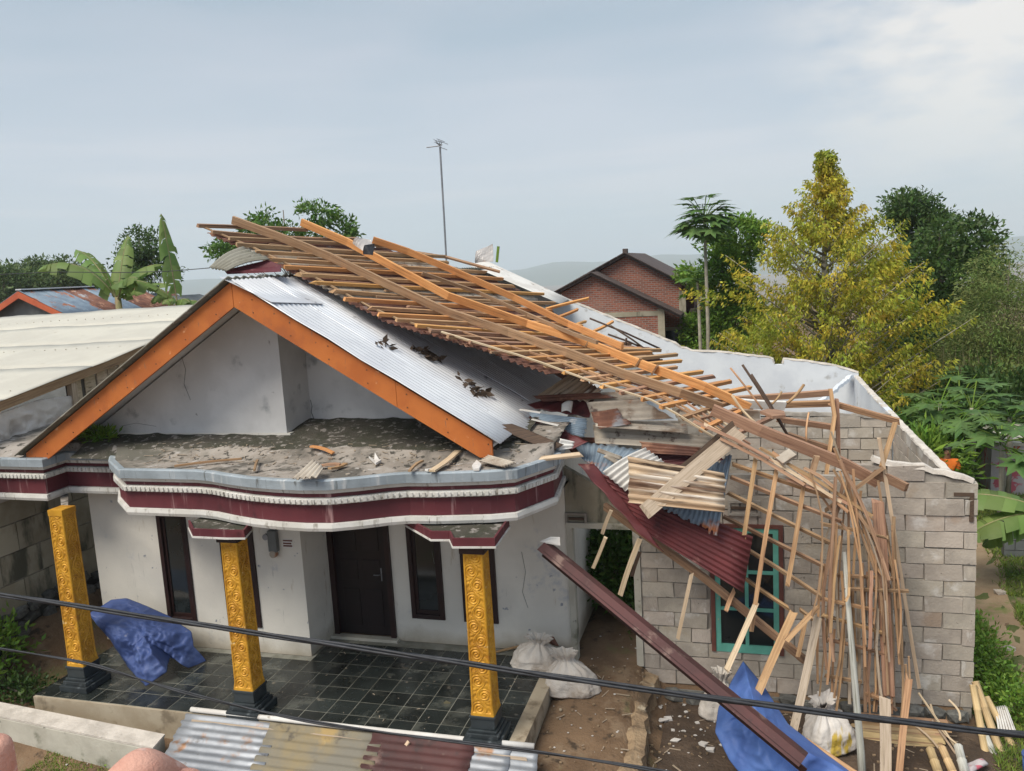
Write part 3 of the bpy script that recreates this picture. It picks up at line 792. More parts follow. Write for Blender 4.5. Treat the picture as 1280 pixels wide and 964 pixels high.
def column_mesh(CH=CH):
    mb = MB()
    for q in range(4):
        ca, sa = math.cos(q * math.pi / 2), math.sin(q * math.pi / 2)
        g = []
        for j in range(NV):
            v = j / (NV - 1); w = CW * (1.06 - .12 * v + .10 * max(0, .05 - v) / .05); row = []
            for i in range(NU):
                u = (i / (NU - 1) - .5) * w; d = w / 2 + (.015 * Hf[j, i] - .008) * (1 if 0 < i < NU - 1 else 0)
                row.append((u * ca + d * sa, u * sa - d * ca, .37 + v * CH))
            g.append(row)
        mb.grid(g)
    return mb
cols = [(0.0, .02), (-3.47, .05), (-6.5, .24)]
proto = column_mesh().build('column', 'gold', house, V(0, 0, 0), smooth=False)
pl = MB()
for w, z0, z1 in ((.25, 0, .09), (.21, .092, .15), (.185, .152, .19), (.158, .192, .33), (.172, .332, .37)): pl.box((-w, -w, z0), (w, w, z1))
plo = bevel(pl.build('plinth', 'plinth_black', proto, V(0, 0, 0)), .008, 2)
proto.location = V(*cols[0], 0) - wl(house); WL[proto.name] = V(*cols[0], 0); WL[plo.name] = V(*cols[0], 0)
plo.location = (0, 0, 0)
colobjs = [proto]
tmp = column_mesh(2.42).build('column', 'gold', None, V(0, 0, 0)); tall = tmp.data; bpy.data.objects.remove(tmp)
for x, y in cols[1:]:
    c = dup(proto, house, V(x, y, 0) - V(*cols[0], 0), tall if x < -6 else None); p = dup(plo, c, V(x, y, 0) - V(*cols[0], 0)); colobjs.append(c)
cap = MB().box((-6.63, .11, 2.7), (-6.37, .37, 2.788)).build('capital', 'gold', colobjs[2])
MB().prism([(-6.6, .33, 2.62), (-6.52, .37, 2.62), (-7.32, 1.2, 2.62), (-7.42, 1.13, 2.62)], (0, 0, .1)).build('tie_beam', 'slab_top', house)
# maroon edged bracket plates hanging under the canopy, open dirty top seen from above
for k, (px, c) in enumerate((([(506, 656), (539, 675), (562, 675), (566, 684), (619, 684), (637, 658)], colobjs[0]), ([(236, 660), (241, 671), (284, 673), (306, 673), (315, 662)], colobjs[1]))):
    P = [V(*at(*q, Z=2.62)[:2]) for q in px]
    x, y = cols[k]
    xl, xr = P[0][0], P[-1][0]; yb = y + .9
    ring = [(p[0], p[1]) for p in P] + [(xr, yb), (xl, yb)]
    def off(r, d):
        out = []
        for i, p in enumerate(r):
            a, b = V(*r[i - 1]), V(*r[(i + 1) % len(r)]); q = V(*p); e1 = (q - a) / np.linalg.norm(q - a); e2 = (b - q) / np.linalg.norm(b - q)
            n = V(e1[1], -e1[0]) + V(e2[1], -e2[0]); n /= np.linalg.norm(n); out.append(tuple(q + n * d))
        return out
    br = MB().prism([(*p, 2.66) for p in off(ring, -.03)], (0, 0, .04)).build('bracket', 'slab_moss', house)
    r0, r1 = off(ring, 0), off(ring, -.03)
    mb = MB(); mt = MB()
    for i in range(len(px) - 1):
        mb.hexa([(*r0[i], 2.63), (*r0[i + 1], 2.63), (*r1[i + 1], 2.63), (*r1[i], 2.63), (*r0[i], 2.73), (*r0[i + 1], 2.73), (*r1[i + 1], 2.73), (*r1[i], 2.73)])
        o_ = off(ring, .012)
        mt.hexa([(*o_[i], 2.605), (*o_[i + 1], 2.605), (*r1[i + 1], 2.605), (*r1[i], 2.605), (*o_[i], 2.629), (*o_[i + 1], 2.629), (*r1[i + 1], 2.629), (*r1[i], 2.629)])
    mb.build('edge_board', 'maroon_paint', br); mt.build('edge_trim', 'white_trim', br)
    MB().box((x - .16, y - .16, 2.492), (x + .16, y + .16, 2.658)).build('column_cap', 'dark_wood_paint', br)

# ---- porch floor, one object per tile
pf = MB().box((-7.05, -.16, -.42), (.30, 1.648, -.003)).box((-3.438, 1.65, -.42), (.30, 2.398, -.003)).build('porch_floor', 'grout', house)
MB().prism([(.302, -.2, -.42), (.5, -.2, -.42), (.5, 2.35, -.42), (.302, 2.35, -.42)], (0, 0, .425)).build('porch_kerb', 'porch_edge', house)
MB().box((-7.05, -.2, -.42), (.3, -.162, -.004)).build('porch_edge', 'porch_edge', house)
T = .335
tm = MB().box((-T / 2 + .0055, -T / 2 + .0055, -.012), (T / 2 - .0055, T / 2 - .0055, .0)).build('tile', 'tile_black', pf, V(0, 0, 0))
first = True
for i in range(22):
    for j in range(8):
        x, y = .30 - T / 2 - i * T, -.16 + T / 2 + j * T
        if y + T / 2 > (2.42 if x > -3.42 else 1.66) or (-3.6 < x < -3.3 and y > 1.48): continue
        dz = random.uniform(-.0012, .0012)
        if first: tm.location = V(x, y, dz) - wl(pf); WL[tm.name] = V(x, y, dz); first = False
        else: dup(tm, pf, V(x, y, dz) - wl(tm))
box('door_step', (-3.45, 2.28, .001), (-2.24, 2.4, .05), 'kerb_concrete', house)
# ---- door
df = MB().box((-3.4, 2.36, .05), (-3.31, 2.5, 2.2)).box((-2.38, 2.36, .05), (-2.29, 2.5, 2.2)).box((-3.309, 2.36, 2.1), (-2.381, 2.5, 2.2)).build('door_frame', 'dark_wood_paint', house)
dr = MB().box((-3.308, 2.42, .06), (-2.382, 2.46, 2.098)).build('door', 'door_paint', house)
for z0, z1 in ((.2, .85), (1.0, 1.35), (1.5, 1.95)):
    for xa, xb in ((-3.2, -2.9), (-2.8, -2.5)):
        bevel(box('panel', (xa, 2.405, z0), (xb, 2.419, z1), 'door_paint', dr), .012, 2)
MB().tube([(-2.5, 2.418, 1.12), (-2.5, 2.36, 1.12), (-2.6, 2.35, 1.12)], .011, 8).build('handle', 'pole_metal', dr, smooth=True)
box('lock_plate', (-2.52, 2.412, 1.0), (-2.48, 2.4185, 1.22), 'pole_metal', dr)
# ---- tall dark windows
for (a, b), y in [(w, 1.65) for w in win_left] + [(w, 2.4) for w in win_right]:
    wz0 = .43 if y < 2 else .41; f = .075
    wn = MB().box((a, y - .03, wz0), (a + f, y + .1, 2.3)).box((b - f, y - .03, wz0), (b, y + .1, 2.3)).box((a + f, y - .03, wz0), (b - f, y + .1, wz0 + f)).box((a + f, y - .03, 2.3 - f), (b - f, y + .1, 2.3)).build('window', 'dark_wood_paint', house)
    bevel(wn, .008, 2)
    s = .045
    MB().box((a + f + .002, y + .01, wz0 + f + .002), (a + f + s, y + .05, 2.298 - f)).box((b - f - s, y + .01, wz0 + f + .002), (b - f - .002, y + .05, 2.298 - f)).box((a + f + s, y + .01, wz0 + f + .002), (b - f - s, y + .05, wz0 + f + s + .02)).build('sash', 'dark_wood_paint', wn)
    box('pane', (a + f + s, y + .028, wz0 + f + s + .02), (b - f - s, y + .034, 2.298 - f), 'glass_dark', wn)
# meter and notice on the left room wall
em = thing('electric_meter', 'grey electricity meter box on the white wall behind the middle gold column', 'electric meter', (-3.88, 1.6, 1.66))
bevel(box('box', (-3.97, 1.56, 1.74), (-3.82, 1.648, 2.08), 'grey_board', em), .01)
MB().tube([(-4.0, 1.55, 1.98), (-4.0, 1.6, 1.98)], .05, 14).build('dial', 'pole_metal', em)
MB().tube([(-3.9, 1.56, 1.7), (-3.9, 1.63, 1.7)], .06, 14).build('base_cover', 'asbestos_grey', em)
MB().tube([(-3.84, 1.63, 2.08), (-3.84, 1.64, 2.72)], .012, 6).build('cable', 'cable_black', em)
nt_ = thing('notice_plate', 'small pinkish notice plate with dark printed lines beside the meter', 'notice', (-3.66, 1.645, 1.78))
box('plate', (-3.75, 1.641, 1.79), (-3.58, 1.648, 1.93), 'white_sheet', nt_)
for z, w in ((1.895, 1), (1.85, .9), (1.81, .97)): box('printed_line', (-3.745, 1.6385, z), (-3.745 + .16 * w, 1.6408, z + .025), 'redbrown_frame', nt_)

# ================================================================== THE BLOCK ANNEX
annex = thing('block_annex', 'roofless concrete block annex with teal window and white rear wall', 'building', (3.9, 2.4, -.6))
BL, BH = .475, .226
def block_variants():
    out = []
    for k in range(4):
        r = np.random.default_rng(k + 40); q = r.uniform(-.009, .009, (8, 3))
        c = .008
        mb = MB(); x, y, z = BL / 2 - .008, .06, BH / 2 - .007
        pts = [(-x, -y, -z), (x, -y, -z), (x, y, -z), (-x, y, -z), (-x, -y, z), (x, -y, z), (x, y, z), (-x, y, z)]
        mb.hexa([V(*p) + d for p, d in zip(pts, q)])
        out.append(mb)
    return out
BV = [m.build('block', 'block', None, V(0, 0, 0)) for m in block_variants()]
for b in BV: COL.objects.unlink(b)
BVd = [b.data for b in BV]
for b in BV: bpy.data.objects.remove(b)
def lay(parent, along, fixed, a0, a1, z0, ztop, holes=(), amin=None):
    """courses of blocks along x ('x') at y=fixed or along y at x=fixed"""
    n = 0; row = 0; z = z0
    while z < 5:
        a = a0 - (BL * .5 if row % 2 else 0)
        while a < a1 - .05:
            s0, s1 = max(a, a0), min(a + BL, a1)
            segs = [(s0, s1)]
            for h in holes:
                if z + BH * .5 > h[2] and z + BH * .5 < h[3]:
                    ns = []
                    for p, q in segs:
                        if q <= h[0] or p >= h[1]: ns.append((p, q))
                        else:
                            if h[0] - p > .06: ns.append((p, h[0]))
                            if q - h[1] > .06: ns.append((h[1], q))
                    segs = ns
            for p, q in segs:
                if q - p < .06: continue
                c = (p + q) / 2
                if z + BH * .8 > ztop(c) or (amin and c < amin(z)): continue
                o = bpy.data.objects.new('block', BVd[random.randrange(4)])
                pos = V(c, fixed + random.uniform(-.009, .009), z + BH / 2) if along == 'x' else V(fixed + random.uniform(-.004, .004), c, z + BH / 2)
                link(o, parent, pos)
                o.scale = ((q - p) / BL * (1 if random.random() < .5 else -1), 1, 1)
                o.rotation_euler = (0, random.uniform(-.006, .006), random.uniform(-.008, .008) + (0 if along == 'x' else math.pi / 2))
                n += 1
            a += BL
        z += BH; row += 1
    return n
WX0, WX1, WZ0, WZ1 = 2.78, 3.66, .26, 2.1
def ftop(x): return 3.12 - .29 * smooth(4.9, 6.2, x) if x > 4.9 else 2.93 + .06 * math.sin(x * 3)
mb = MB()
wall_pieces(mb, 1.72, 4.9, -.62, 2.86, 2.425, 2.515, [(WX0 - .06, WX1 + .06, WZ0 - .04, WZ1 + .05)])
mb.prism([(4.9, 2.425, -.62), (6.14, 2.425, -.62), (6.14, 2.425, 2.78), (4.9, 2.425, 3.06)], (0, .09, 0))
fw = mb.build('front_wall', 'mortar', annex)
nb = lay(fw, 'x', 2.46, 1.72, 6.15, -.36, ftop, [(WX0 - .07, WX1 + .07, WZ0 - .05, WZ1 + .06)])
# rough white mortar bed on the broken wall heads
def ragged(name, pts, w, m, parent, h=.05, jit=1.0):
    P = []
    for a, b in zip(pts, pts[1:]):
        a, b = V(*a), V(*b); n = max(2, int(np.linalg.norm(b - a) / .12))
        P += [a + (b - a) * k / n + V(0, 0, random.uniform(-.02, .03) * jit) for k in range(n)]
    P.append(V(*pts[-1]))
    return MB().sweep(P, [(-w / 2, -h), (w / 2, -h), (w / 2 * .8, h * .3), (0, h * .5), (-w / 2 * .8, h * .25)], radii=[random.uniform(.85, 1.15) for _ in P]).build(name, m, parent)
ragged('mortar_cap', [(4.88, 2.46, 3.1), (5.5, 2.46, 3.0), (6.1, 2.46, 2.83)], .15, 'mortar_white', annex)
sw = MB().box((6.066, 2.52, -.6), (6.145, 7.86, 2.56)).build('side_wall', 'mortar', annex)
nb += lay(sw, 'y', 6.09, 2.55, 7.82, 1.25, lambda y: 2.6)
MB().box((6.03, 8.02, -.6), (6.15, 13.6, 2.62)).build('white_side_wall', 'plaster_bluewhite', annex)
ragged('mortar_cap', [(6.09, 2.55, 2.72), (6.09, 3.6, 2.61), (6.09, 5.5, 2.6), (6.09, 7.9, 2.61), (6.09, 11, 2.62), (6.1, 13.65, 2.64)], .13, 'mortar_white', annex, .02, .4)
cw = MB().box((.63, 7.912, -.1), (6.028, 7.99, 2.56)).build('cross_wall', 'mortar', annex)
nb += lay(cw, 'x', 7.935, 2.6, 6.02, .62, lambda x: 2.72 - .05 * math.sin(x * 2))
ragged('mortar_cap', [(2.6, 7.935, 2.68), (4.2, 7.935, 2.72), (6.0, 7.935, 2.66)], .14, 'mortar', annex)
# long white rear gable wall with a broken head and a notch
hd = [(-7.3, 3.72), (-3.98, 6.2), (-1.77, 5.06), (1.45, 3.62), (1.6, 3.5), (1.75, 3.47), (1.9, 3.4), (2.6, 3.36), (3.9, 3.16), (4.02, 3.12), (4.05, 2.98), (4.25, 2.98), (4.28, 3.12), (5.0, 3.02), (5.6, 2.9), (6.15, 2.7)]
MB().prism([(-7.3, 13.6, -.3)] + [(x, 13.6, z) for x, z in hd] + [(6.15, 13.6, -.3)], (0, .14, 0)).build('rear_wall', 'plaster_bluewhite', annex)
ragged('mortar_cap', [(x, 13.67, z + .03) for x, z in hd[2:11]], .16, 'mortar_white', annex, .03, .3)
ragged('mortar_cap', [(x, 13.67, z + .03) for x, z in hd[11:]], .16, 'mortar_white', annex, .03, .3)
ragged('cement_ledge', [(4.95, 11.2, 2.35), (5.95, 13.5, 2.66)], .14, 'plaster_bluewhite', annex, .06)
# zinc left hanging on the rear gable
corr('roof_sheet', [at(586, 331, Y=12.2), at(700, 380, Y=12.2), at(712, 374, Y=13.8), at(606, 325, Y=13.8)], 12, .012, 'white_sheet', annex, seg=4, solid=.006, nper=4)
et = MB().box((5.86, 2.388, 2.62), (6.1, 2.425, 2.67)).box((6.05, 2.388, 2.28), (6.1, 2.425, 2.618)).build('recess_shade', 'wood_dark', annex)  # dark brown strips on the wall face stand in for a shaded L-shaped recess
# teal window in a red-brown frame
aw = MB().box((WX0 - .06, 2.37, WZ0 - .04), (WX0, 2.5, WZ1 + .05)).box((WX1, 2.37, WZ0 - .04), (WX1 + .06, 2.5, WZ1 + .05)).box((WX0, 2.37, WZ1), (WX1, 2.5, WZ1 + .05)).build('window_surround', 'redbrown_frame', annex)
f = .075
wt = MB().box((WX0 + .002, 2.385, WZ0 - .04), (WX0 + f, 2.46, WZ1 - .002)).box((WX1 - f, 2.385, WZ0 - .04), (WX1 - .002, 2.46, WZ1 - .002)).box((WX0 + f, 2.385, WZ0 - .04), (WX1 - f, 2.46, WZ0 + f)).box((WX0 + f, 2.385, WZ1 - f), (WX1 - f, 2.46, WZ1 - .002))
xm = (WX0 + WX1) / 2; zs = [WZ0 + f, WZ0 + .62, WZ0 + 1.18, WZ1 - f]
wt.box((xm - .025, 2.39, zs[0]), (xm + .025, 2.45, zs[3]))
for z in zs[1:3]:
    wt.box((WX0 + f, 2.392, z - .022), (xm - .025, 2.448, z + .022)); wt.box((xm + .025, 2.392, z - .022), (WX1 - f, 2.448, z + .022))
wo = wt.build('window', 'teal_paint', annex)
for k in range(3):
    for a, b in ((WX0 + f, xm - .025), (xm + .025, WX1 - f)):
        box('pane', (a, 2.42, zs[k] + (.022 if k else 0)), (b, 2.426, zs[k + 1] - (.022 if k < 2 else 0)), 'glass_dark', wo)
box('room_shade_sheet', (WX0 - .05, 2.53, WZ0 - .04), (WX1 + .05, 2.56, WZ1 + .04), 'room_dark', annex)  # dark sheet added behind the panes, its colour standing in for the room's shade
for (x0, x1, z0, z1) in ((.62, .95, 2.07, 2.25), (2.98, 3.42, 2.28, 2.5)):
    vt = MB().box((x0, 2.37, z0), (x1, 2.398, z0 + .035)).box((x0, 2.37, z1 - .035), (x1, 2.398, z1)).box((x0, 2.37, z0 + .035), (x0 + .035, 2.398, z1 - .035)).box((x1 - .035, 2.37, z0 + .035), (x1, 2.398, z1 - .035)).build('vent', 'mortar', annex)
    box('louvre', (x0 + .05, 2.378, (z0 + z1) / 2 - .02), (x1 - .05, 2.395, (z0 + z1) / 2 + .02), 'wood_dark', vt)
# doorway between house and annex: jambs, lintel and the rough wall head over it
MB().box((.63, 2.36, -.1), (.72, 2.52, 2.02)).box((1.62, 2.36, -.1), (1.72, 2.52, 2.02)).box((.63, 2.36, 2.022), (1.719, 2.52, 2.1)).build('door_frame', 'kerb_concrete', annex)
MB().prism([(.625, 2.41, 2.103), (1.719, 2.41, 2.103), (1.719, 2.41, 2.7), (1.2, 2.41, 2.62), (.625, 2.41, 2.95)], (0, .12, 0)).build('door_head', 'block_panel', annex)
# foundation stones below the last courses
rg = np.random.default_rng(3)
def stone_mesh(seed):
    bm = bmesh.new(); bmesh.ops.create_icosphere(bm, subdivisions=1, radius=1)
    r = np.random.default_rng(seed)
    for v in bm.verts: v.co = Vector([c * (1 + r.uniform(-.18, .18)) for c in v.co]); v.co = Vector([max(-.78, min(.78, c)) for c in v.co])
    me = bpy.data.meshes.new('stone'); bm.to_mesh(me); bm.free(); return me
def stones(parent, m, centers, sizes, name='stone'):
    mes = [stone_mesh(k) for k in range(4)]
    for me in mes: me.materials.append(MATS[m])
    for c, s in zip(centers, sizes):
        o = bpy.data.objects.new(name, mes[random.randrange(4)]); link(o, parent, V(*c)); o.scale = s; o.rotation_euler = (random.uniform(-.3, .3), random.uniform(-.2, .2), random.uniform(-.3, .3))
fd = box('foundation', (1.75, 2.36, -.9), (6.1, 2.5, -.42), 'rubble_stone', annex)
cs = [(x, 2.35 + random.uniform(-.04, .02), -.5 + random.uniform(-.06, .06)) for x in np.arange(1.9, 6.2, .27)]
stones(fd, 'rubble_stone', cs, [(random.uniform(.14, .2), .12, random.uniform(.1, .15)) for _ in cs])
print('blocks', nb)

# ================================================================== NEIGHBOUR'S SHED (left)
shed = thing('neighbour_shed', 'cream roofed shed with plastic covered side wall beyond the alley', 'shed', (-10, 4, 0))
def shz(x, y): return 4.23 + .158 * (y - 1.43) + .05 * math.sin((x + 9) * .35) - .03 * max(0, -x - 14)
for k in range(5):
    y0, y1 = -.6 + k * 2.0, 1.44 + k * 2.0
    g = [[(x, y, shz(x, y) - .0025 * k + .004 * math.sin(x * 9) + .03 * noise3((x, y, 2), .9)) for y in np.linspace(y0, y1, 6)] for x in np.linspace(-8.62, -19, 70)]
    MB().grid(g).build('roof_sheet', 'cream_roof', shed, smooth=True, solid=.004, recalc=False)
sc_ = MB()
for y in (1.9, 4.9, 8.2):
    for x in np.arange(-18.5, -8.7, .28):
        z = shz(x, y) + .012; sc_.box((x - .008, y - .008, z - .02), (x + .008, y + .008, z + .002))
tag(sc_.build('roof_screws', 'block_panel', shed), kind='stuff')
MB().bar([(-8.68, -.6, shz(-8.7, -.6) - .1), (-8.68, 9.3, shz(-8.7, 9.3) - .1)], .05, .16).build('eave_beam', 'wood_brown', shed)
lw = box('block_wall', (-8.95, -1.2, -.5), (-8.8, 9, 2.62), 'mortar', shed)
for r in range(4):
    for c in range(10):
        y0 = -1.0 + c * .82 - (.4 if r % 2 else 0); z0 = .62 + r * .5
        o = box('concrete_panel', (-8.8, y0, z0), (-8.775 + random.uniform(-.005, .005), y0 + .8, z0 + .48), 'block_panel', lw)
for y in (2.15, 5.4): box('concrete_post', (-8.97, y, -.3), (-8.72, y + .2, 2.7), 'block_panel', shed)
for y in (3.0, 5.6): MB().bar([(-8.75, y, 2.6), (-8.75, y, shz(-8.7, y) - .18)], .12, .12, (0, 1, 0)).build('post', 'wood_grey', shed)
ub = box('upper_wall', (-8.95, 3.05, 2.62), (-8.85, 9, 4.3), 'room_dark', shed)
for c in range(16):
    y = 3.1 + c * .3
    bevel(box('wall_board', (-8.85, y, 2.7), (-8.82 + random.uniform(-.01, .01), y + (.27 if c % 5 else .2), shz(-8.7, y) - .2), 'wood_grey', ub), .004, 1)
MB().box((-8.9, -1, 2.62), (-8.86, 3.0, 3.9)).build('inner_wall', 'plaster_grey', shed)
b1 = [(-8.72, -.9, 2.5), (-8.74, 3.0, 2.55), (-8.74, 3.0, 4.05), (-8.74, 2.2, 4.1), (-8.74, -.9, 3.75)]
drape('plastic_sheet', b1, (-8.74, 1.4, 3.2), 'plastic_film', shed, fold=.045, facing=(1, -.3, 0), nb=150, rings=34, seed=11, scale=3.4, sharp=1.4)
for y, z in ((2.1, 3.45), (2.5, 3.5), (1.9, 3.15)):
    MB().box((-8.8, y, z), (-8.64, y + .38, z + .16)).build('clay_tile_stack', 'red_brick', shed)
rs = box('stone_footing', (-8.98, -1.2, -.6), (-8.74, 9, .55), 'rubble_stone', shed)
cs = [(-8.7 + random.uniform(-.03, .04), y + random.uniform(-.06, .06), z + random.uniform(-.05, .05)) for y in np.arange(-.3, 5.6, .3) for z in (-.05, .17, .4, .62 + .0)]
stones(rs, 'rubble_stone', cs, [(.1, random.uniform(.13, .2), random.uniform(.1, .15)) for _ in cs])

# ================================================================== LOW LEAN-TO ROOF IN FRONT
lt = thing('lean_to_roof', 'low lean-to roof of patched corrugated sheets in front of the porch', 'lean-to roof', (-1.8, -1.0, -1.6))
def lz(y): return .0 + .34 * (y + .2)
rows = [(-4.36, -2.85, 'zinc_dirty', 0, .26), (-3.0, -1.35, 'asbestos_yellow', .012, .22), (-1.5, -.1, 'maroon_old', .02, .14), (-.22, .38, 'zinc_dirty', .004, .22), (.3, .72, 'zinc_dirty', -.004, .22)]
for x0, x1, m, dz, sh in rows:
    yb, yf = -.2, -2.3
    corr('sheet', [(x0, yb, lz(yb) + dz), (x1, yb, lz(yb) + dz), (x1 + sh * 1.3, yf, lz(yf) + dz), (x0 + sh * 1.3, yf, lz(yf) + dz)], 19 if m != 'asbestos_yellow' else 17, .009 if 'asb' not in m else .013, m, lt, along='u', seg=6, rag=.03, dent=.015)
MB().tube([(-4.3, -.17, .05), (-3.2, -.165, .045), (-1.6, -.16, .04), (-.2, -.16, .045), (.66, -.15, .05)], .035, 10).build('ridge_pipe', 'white_sheet', lt, smooth=True)
plank('batten', [(-4.2, -.3, -.06), (.6, -.3, -.06)], .05, .06, 'wood_grey', lt)
plank('batten', [(-4.2, -2.1, -.7), (.6, -2.1, -.7)], .05, .06, 'wood_grey', lt)
for x in (-4.1, .5):
    for y, z in ((-.3, -.09), (-2.1, -.74)): plank('post', [(x, y, -1.2), (x, y, z)], .07, .07, 'wood_brown', lt, up=(0, 1, 0))
plank('wood_offcut', [at(505, 937, Y=-.35), at(511, 927, Y=-.3)], .05, .02, 'wood_pale', lt)

# low cement wall at the left front
kw = thing('garden_wall', 'low mossy cement wall with pale flat top at the yard edge', 'garden wall', (-7, -.5, -.8))
pts = [(-11, .02), (-4.45, -.57), (-4.39, -.88), (-11, -.26)]
bevel(MB().prism([(x, y, -.95) for x, y in pts], (0, 0, .82)).build('body', 'kerb_concrete', kw), .015)
MB().prism([(x + (.0 if x < -5 else .012), y, -.128) for x, y in pts], (0, 0, .03)).build('top_screed', 'mortar_white', kw)
# dirt kerb between the doorway path and the yard
ck = thing('dirt_kerb', 'crumbling earth covered kerb between the doorway path and the yard', 'kerb', (1.9, 1, -.6))
P = [(1.78 + .04 * math.sin(y * 3) + random.uniform(-.025, .025), y, -.3 - .04 * (2.3 - y)) for y in np.linspace(2.34, -.9, 34)]
MB().sweep(P, [(-.17, -.4), (.17, -.4), (.15, .05), (.04, .12), (-.12, .08)], radii=[random.uniform(.75, 1.2) for _ in P]).build('body', 'kerb_dirt', ck)
# ================================================================== THE OVERTURNED ROOF FRAME
FP = [(245, 281), (300, 305), (380, 345), (465, 390), (560, 420), (660, 450), (742, 480), (822, 505), (872, 537), (920, 565)]
BP = [(385, 286), (540, 318), (665, 360), (720, 405), (790, 434), (825, 440), (865, 462), (925, 482), (950, 505), (985, 530)]
BD = V(.43, 1, -.08); BD /= np.linalg.norm(BD)
FW, BW = [], []
for i, (a, b) in enumerate(zip(FP, BP)):
    A = at(*a, Y=2.2 - .6 * i / 9)
    u = CAMR @ np.array([(b[0] - 640) / FPX, (b[1] - 482) / FPX, 1.0])
    t, r = np.linalg.lstsq(np.stack([BD, -u], 1), CAMC - A, rcond=None)[0]
    FW.append(A); BW.append(CAMC + u * r)
arc = [0]
for a, b in zip(FW, FW[1:]): arc.append(arc[-1] + np.linalg.norm(b - a))
arc = np.array(arc) / arc[-1]
def cv(P, s): return np.array([np.interp(s, arc, [p[k] for p in P]) for k in range(3)])
def FS(s, t): return cv(FW, s) * (1 - t) + cv(BW, s) * t
SS, TT = np.meshgrid(np.linspace(0, 1, 200), np.linspace(-.1, 1.15, 100), indexing='ij')
PR = np.array([[pj(FS(s, t)) for t in np.linspace(-.1, 1.15, 100)] for s in np.linspace(0, 1, 200)])
def onframe(px, py):
    k = np.argmin((PR[..., 0] - px) ** 2 + (PR[..., 1] - py) ** 2); i, j = np.unravel_index(k, SS.shape)
    return FS(SS[i, j], TT[i, j])
frame = thing('collapsed_roof_frame', 'overturned timber roof frame of long rafters and battens sprawled across the ridge', 'roof frame', FW[0])
UPF = (.25, -.25, 1)
def lift(p, h): return V(*p) + V(.1, -.12, 1) * h
def rafter(pix, w, h, m, up=.10, name='rafter', extra=()):
    P = [lift(onframe(*p), up) for p in pix] + [at(*q[:2], Y=q[2]) for q in extra]
    return MB().bar(P, w, h, UPF).build(name, m, frame)
rafter([(291, 279), (350, 303), (412, 329), (486, 365), (560, 398), (635, 423), (710, 449), (777, 475), (850, 500), (900, 517)], .05, .13, 'wood_brown', .1)
MB().bar([at(890, 512, Y=1.78), at(950, 538, Y=1.75), at(1053, 579, Y=1.9), at(1098, 603, Y=2.02)], .06, .15, UPF).build('rafter', 'wood_pink', frame)
rafter([(377, 286), (435, 311), (490, 340), (560, 378), (660, 412), (735, 437), (810, 467), (880, 492), (936, 519)], .05, .13, 'wood_orange', .11)
rafter([(467, 307), (510, 321), (560, 341), (642, 378), (710, 412), (778, 441)], .045, .12, 'wood_orange', .1)
rafter([(529, 358), (600, 383), (660, 409), (715, 434), (745, 446)], .045, .06, 'wood_brown', .22)
MB().tube([at(470, 308, Y=5.6), at(560, 322, Y=6.3), at(625, 340, Y=6.6)], .035, 6).build('ridge_pole', 'wood_brown', frame)
# splice blocks tied round the orange rafter
for px in ((735, 437), (797, 462), (818, 471)):
    p = lift(onframe(*px), .11); q = p + V(.05, -.01, -.02)
    MB().bar([p - V(0.012, 0, -.008), p + V(.012, 0, -.008)], .075, .165, UPF).build('tie', 'wood_lath', frame)
nbat = 31
for k in range(nbat):
    s = (k + .15) / nbat
    t0, t1 = random.uniform(-.03, .02), random.uniform(.9, 1.06)
    if s > .55: t1 = random.uniform(.85, 1.2)
    a, b = FS(s, t0), FS(min(1, s + random.uniform(-.006, .006)), t1)
    m = 'wood_brown' if k < 4 else random.choice(['wood_orange', 'wood_orange', 'wood_lath', 'wood_pink'])
    plank('batten', [a, b], random.uniform(.05, .062), random.uniform(.05, .06), m, frame, UPF, .02)
    if 1 < k < 29:      # a second, slipped layer of battens seen through the first
        o = V(random.uniform(.04, .12), 0, random.uniform(-.09, -.05))
        plank('batten', [FS(s, random.uniform(0, .3)) + o, FS(min(1, s + .01), random.uniform(.6, 1.0)) + o], .035, .03, random.choice(['wood_brown', 'wood_pink', 'rust' if False else 'wood_brown']), frame, UPF, .015)
# eave laths along the near edge
for off, z, m, s0, s1 in ((0, .02, 'wood_pale', .5, .99), (.03, -.02, 'wood_brown', .0, .55), (.11, .02, 'wood_lath', .48, 1.0), (.17, .0, 'wood_lath', .6, 1.0), (.24, .0, 'wood_pink', .66, 1.0), (.31, .0, 'wood_pale', .7, .98)):
    P = [lift(FS(s, off + .01), z) for s in np.linspace(s0, s1, 12)]
    MB().bar(P, .028, .022, UPF).build('eave_lath', m, frame)
# rusty sheets still nailed beneath the battens
ns = 9
for k in range(ns):
    s0, s1 = .02 + k * .074, .02 + (k + 1) * .074 + .008
    e = random.uniform(-.015, .03)
    dz = -.07
    P = [lift(FS(s0, e), dz), lift(FS(s0, .97), dz), lift(FS(s1, .97), dz - .006), lift(FS(s1, e), dz - .006)]
    corr('roof_sheet', P, 7 if k > 1 else 6, .02, 'rust' if k not in (1, 3) else 'asbestos_grey', frame, along='u', seg=6, solid=.006, nper=6, rag=.03)
# stubs beyond the orange rafter
for a, b, w in (((682, 386), (736, 373), .05), ((695, 397), (722, 387), .05), ((720, 406), (732, 402), .05), ((743, 414), (766, 402), .05)):
    plank('broken_batten', [onframe(*a), at(*b, Y=onframe(*a)[1] + .5)], w, .045, 'wood_orange', frame, UPF)

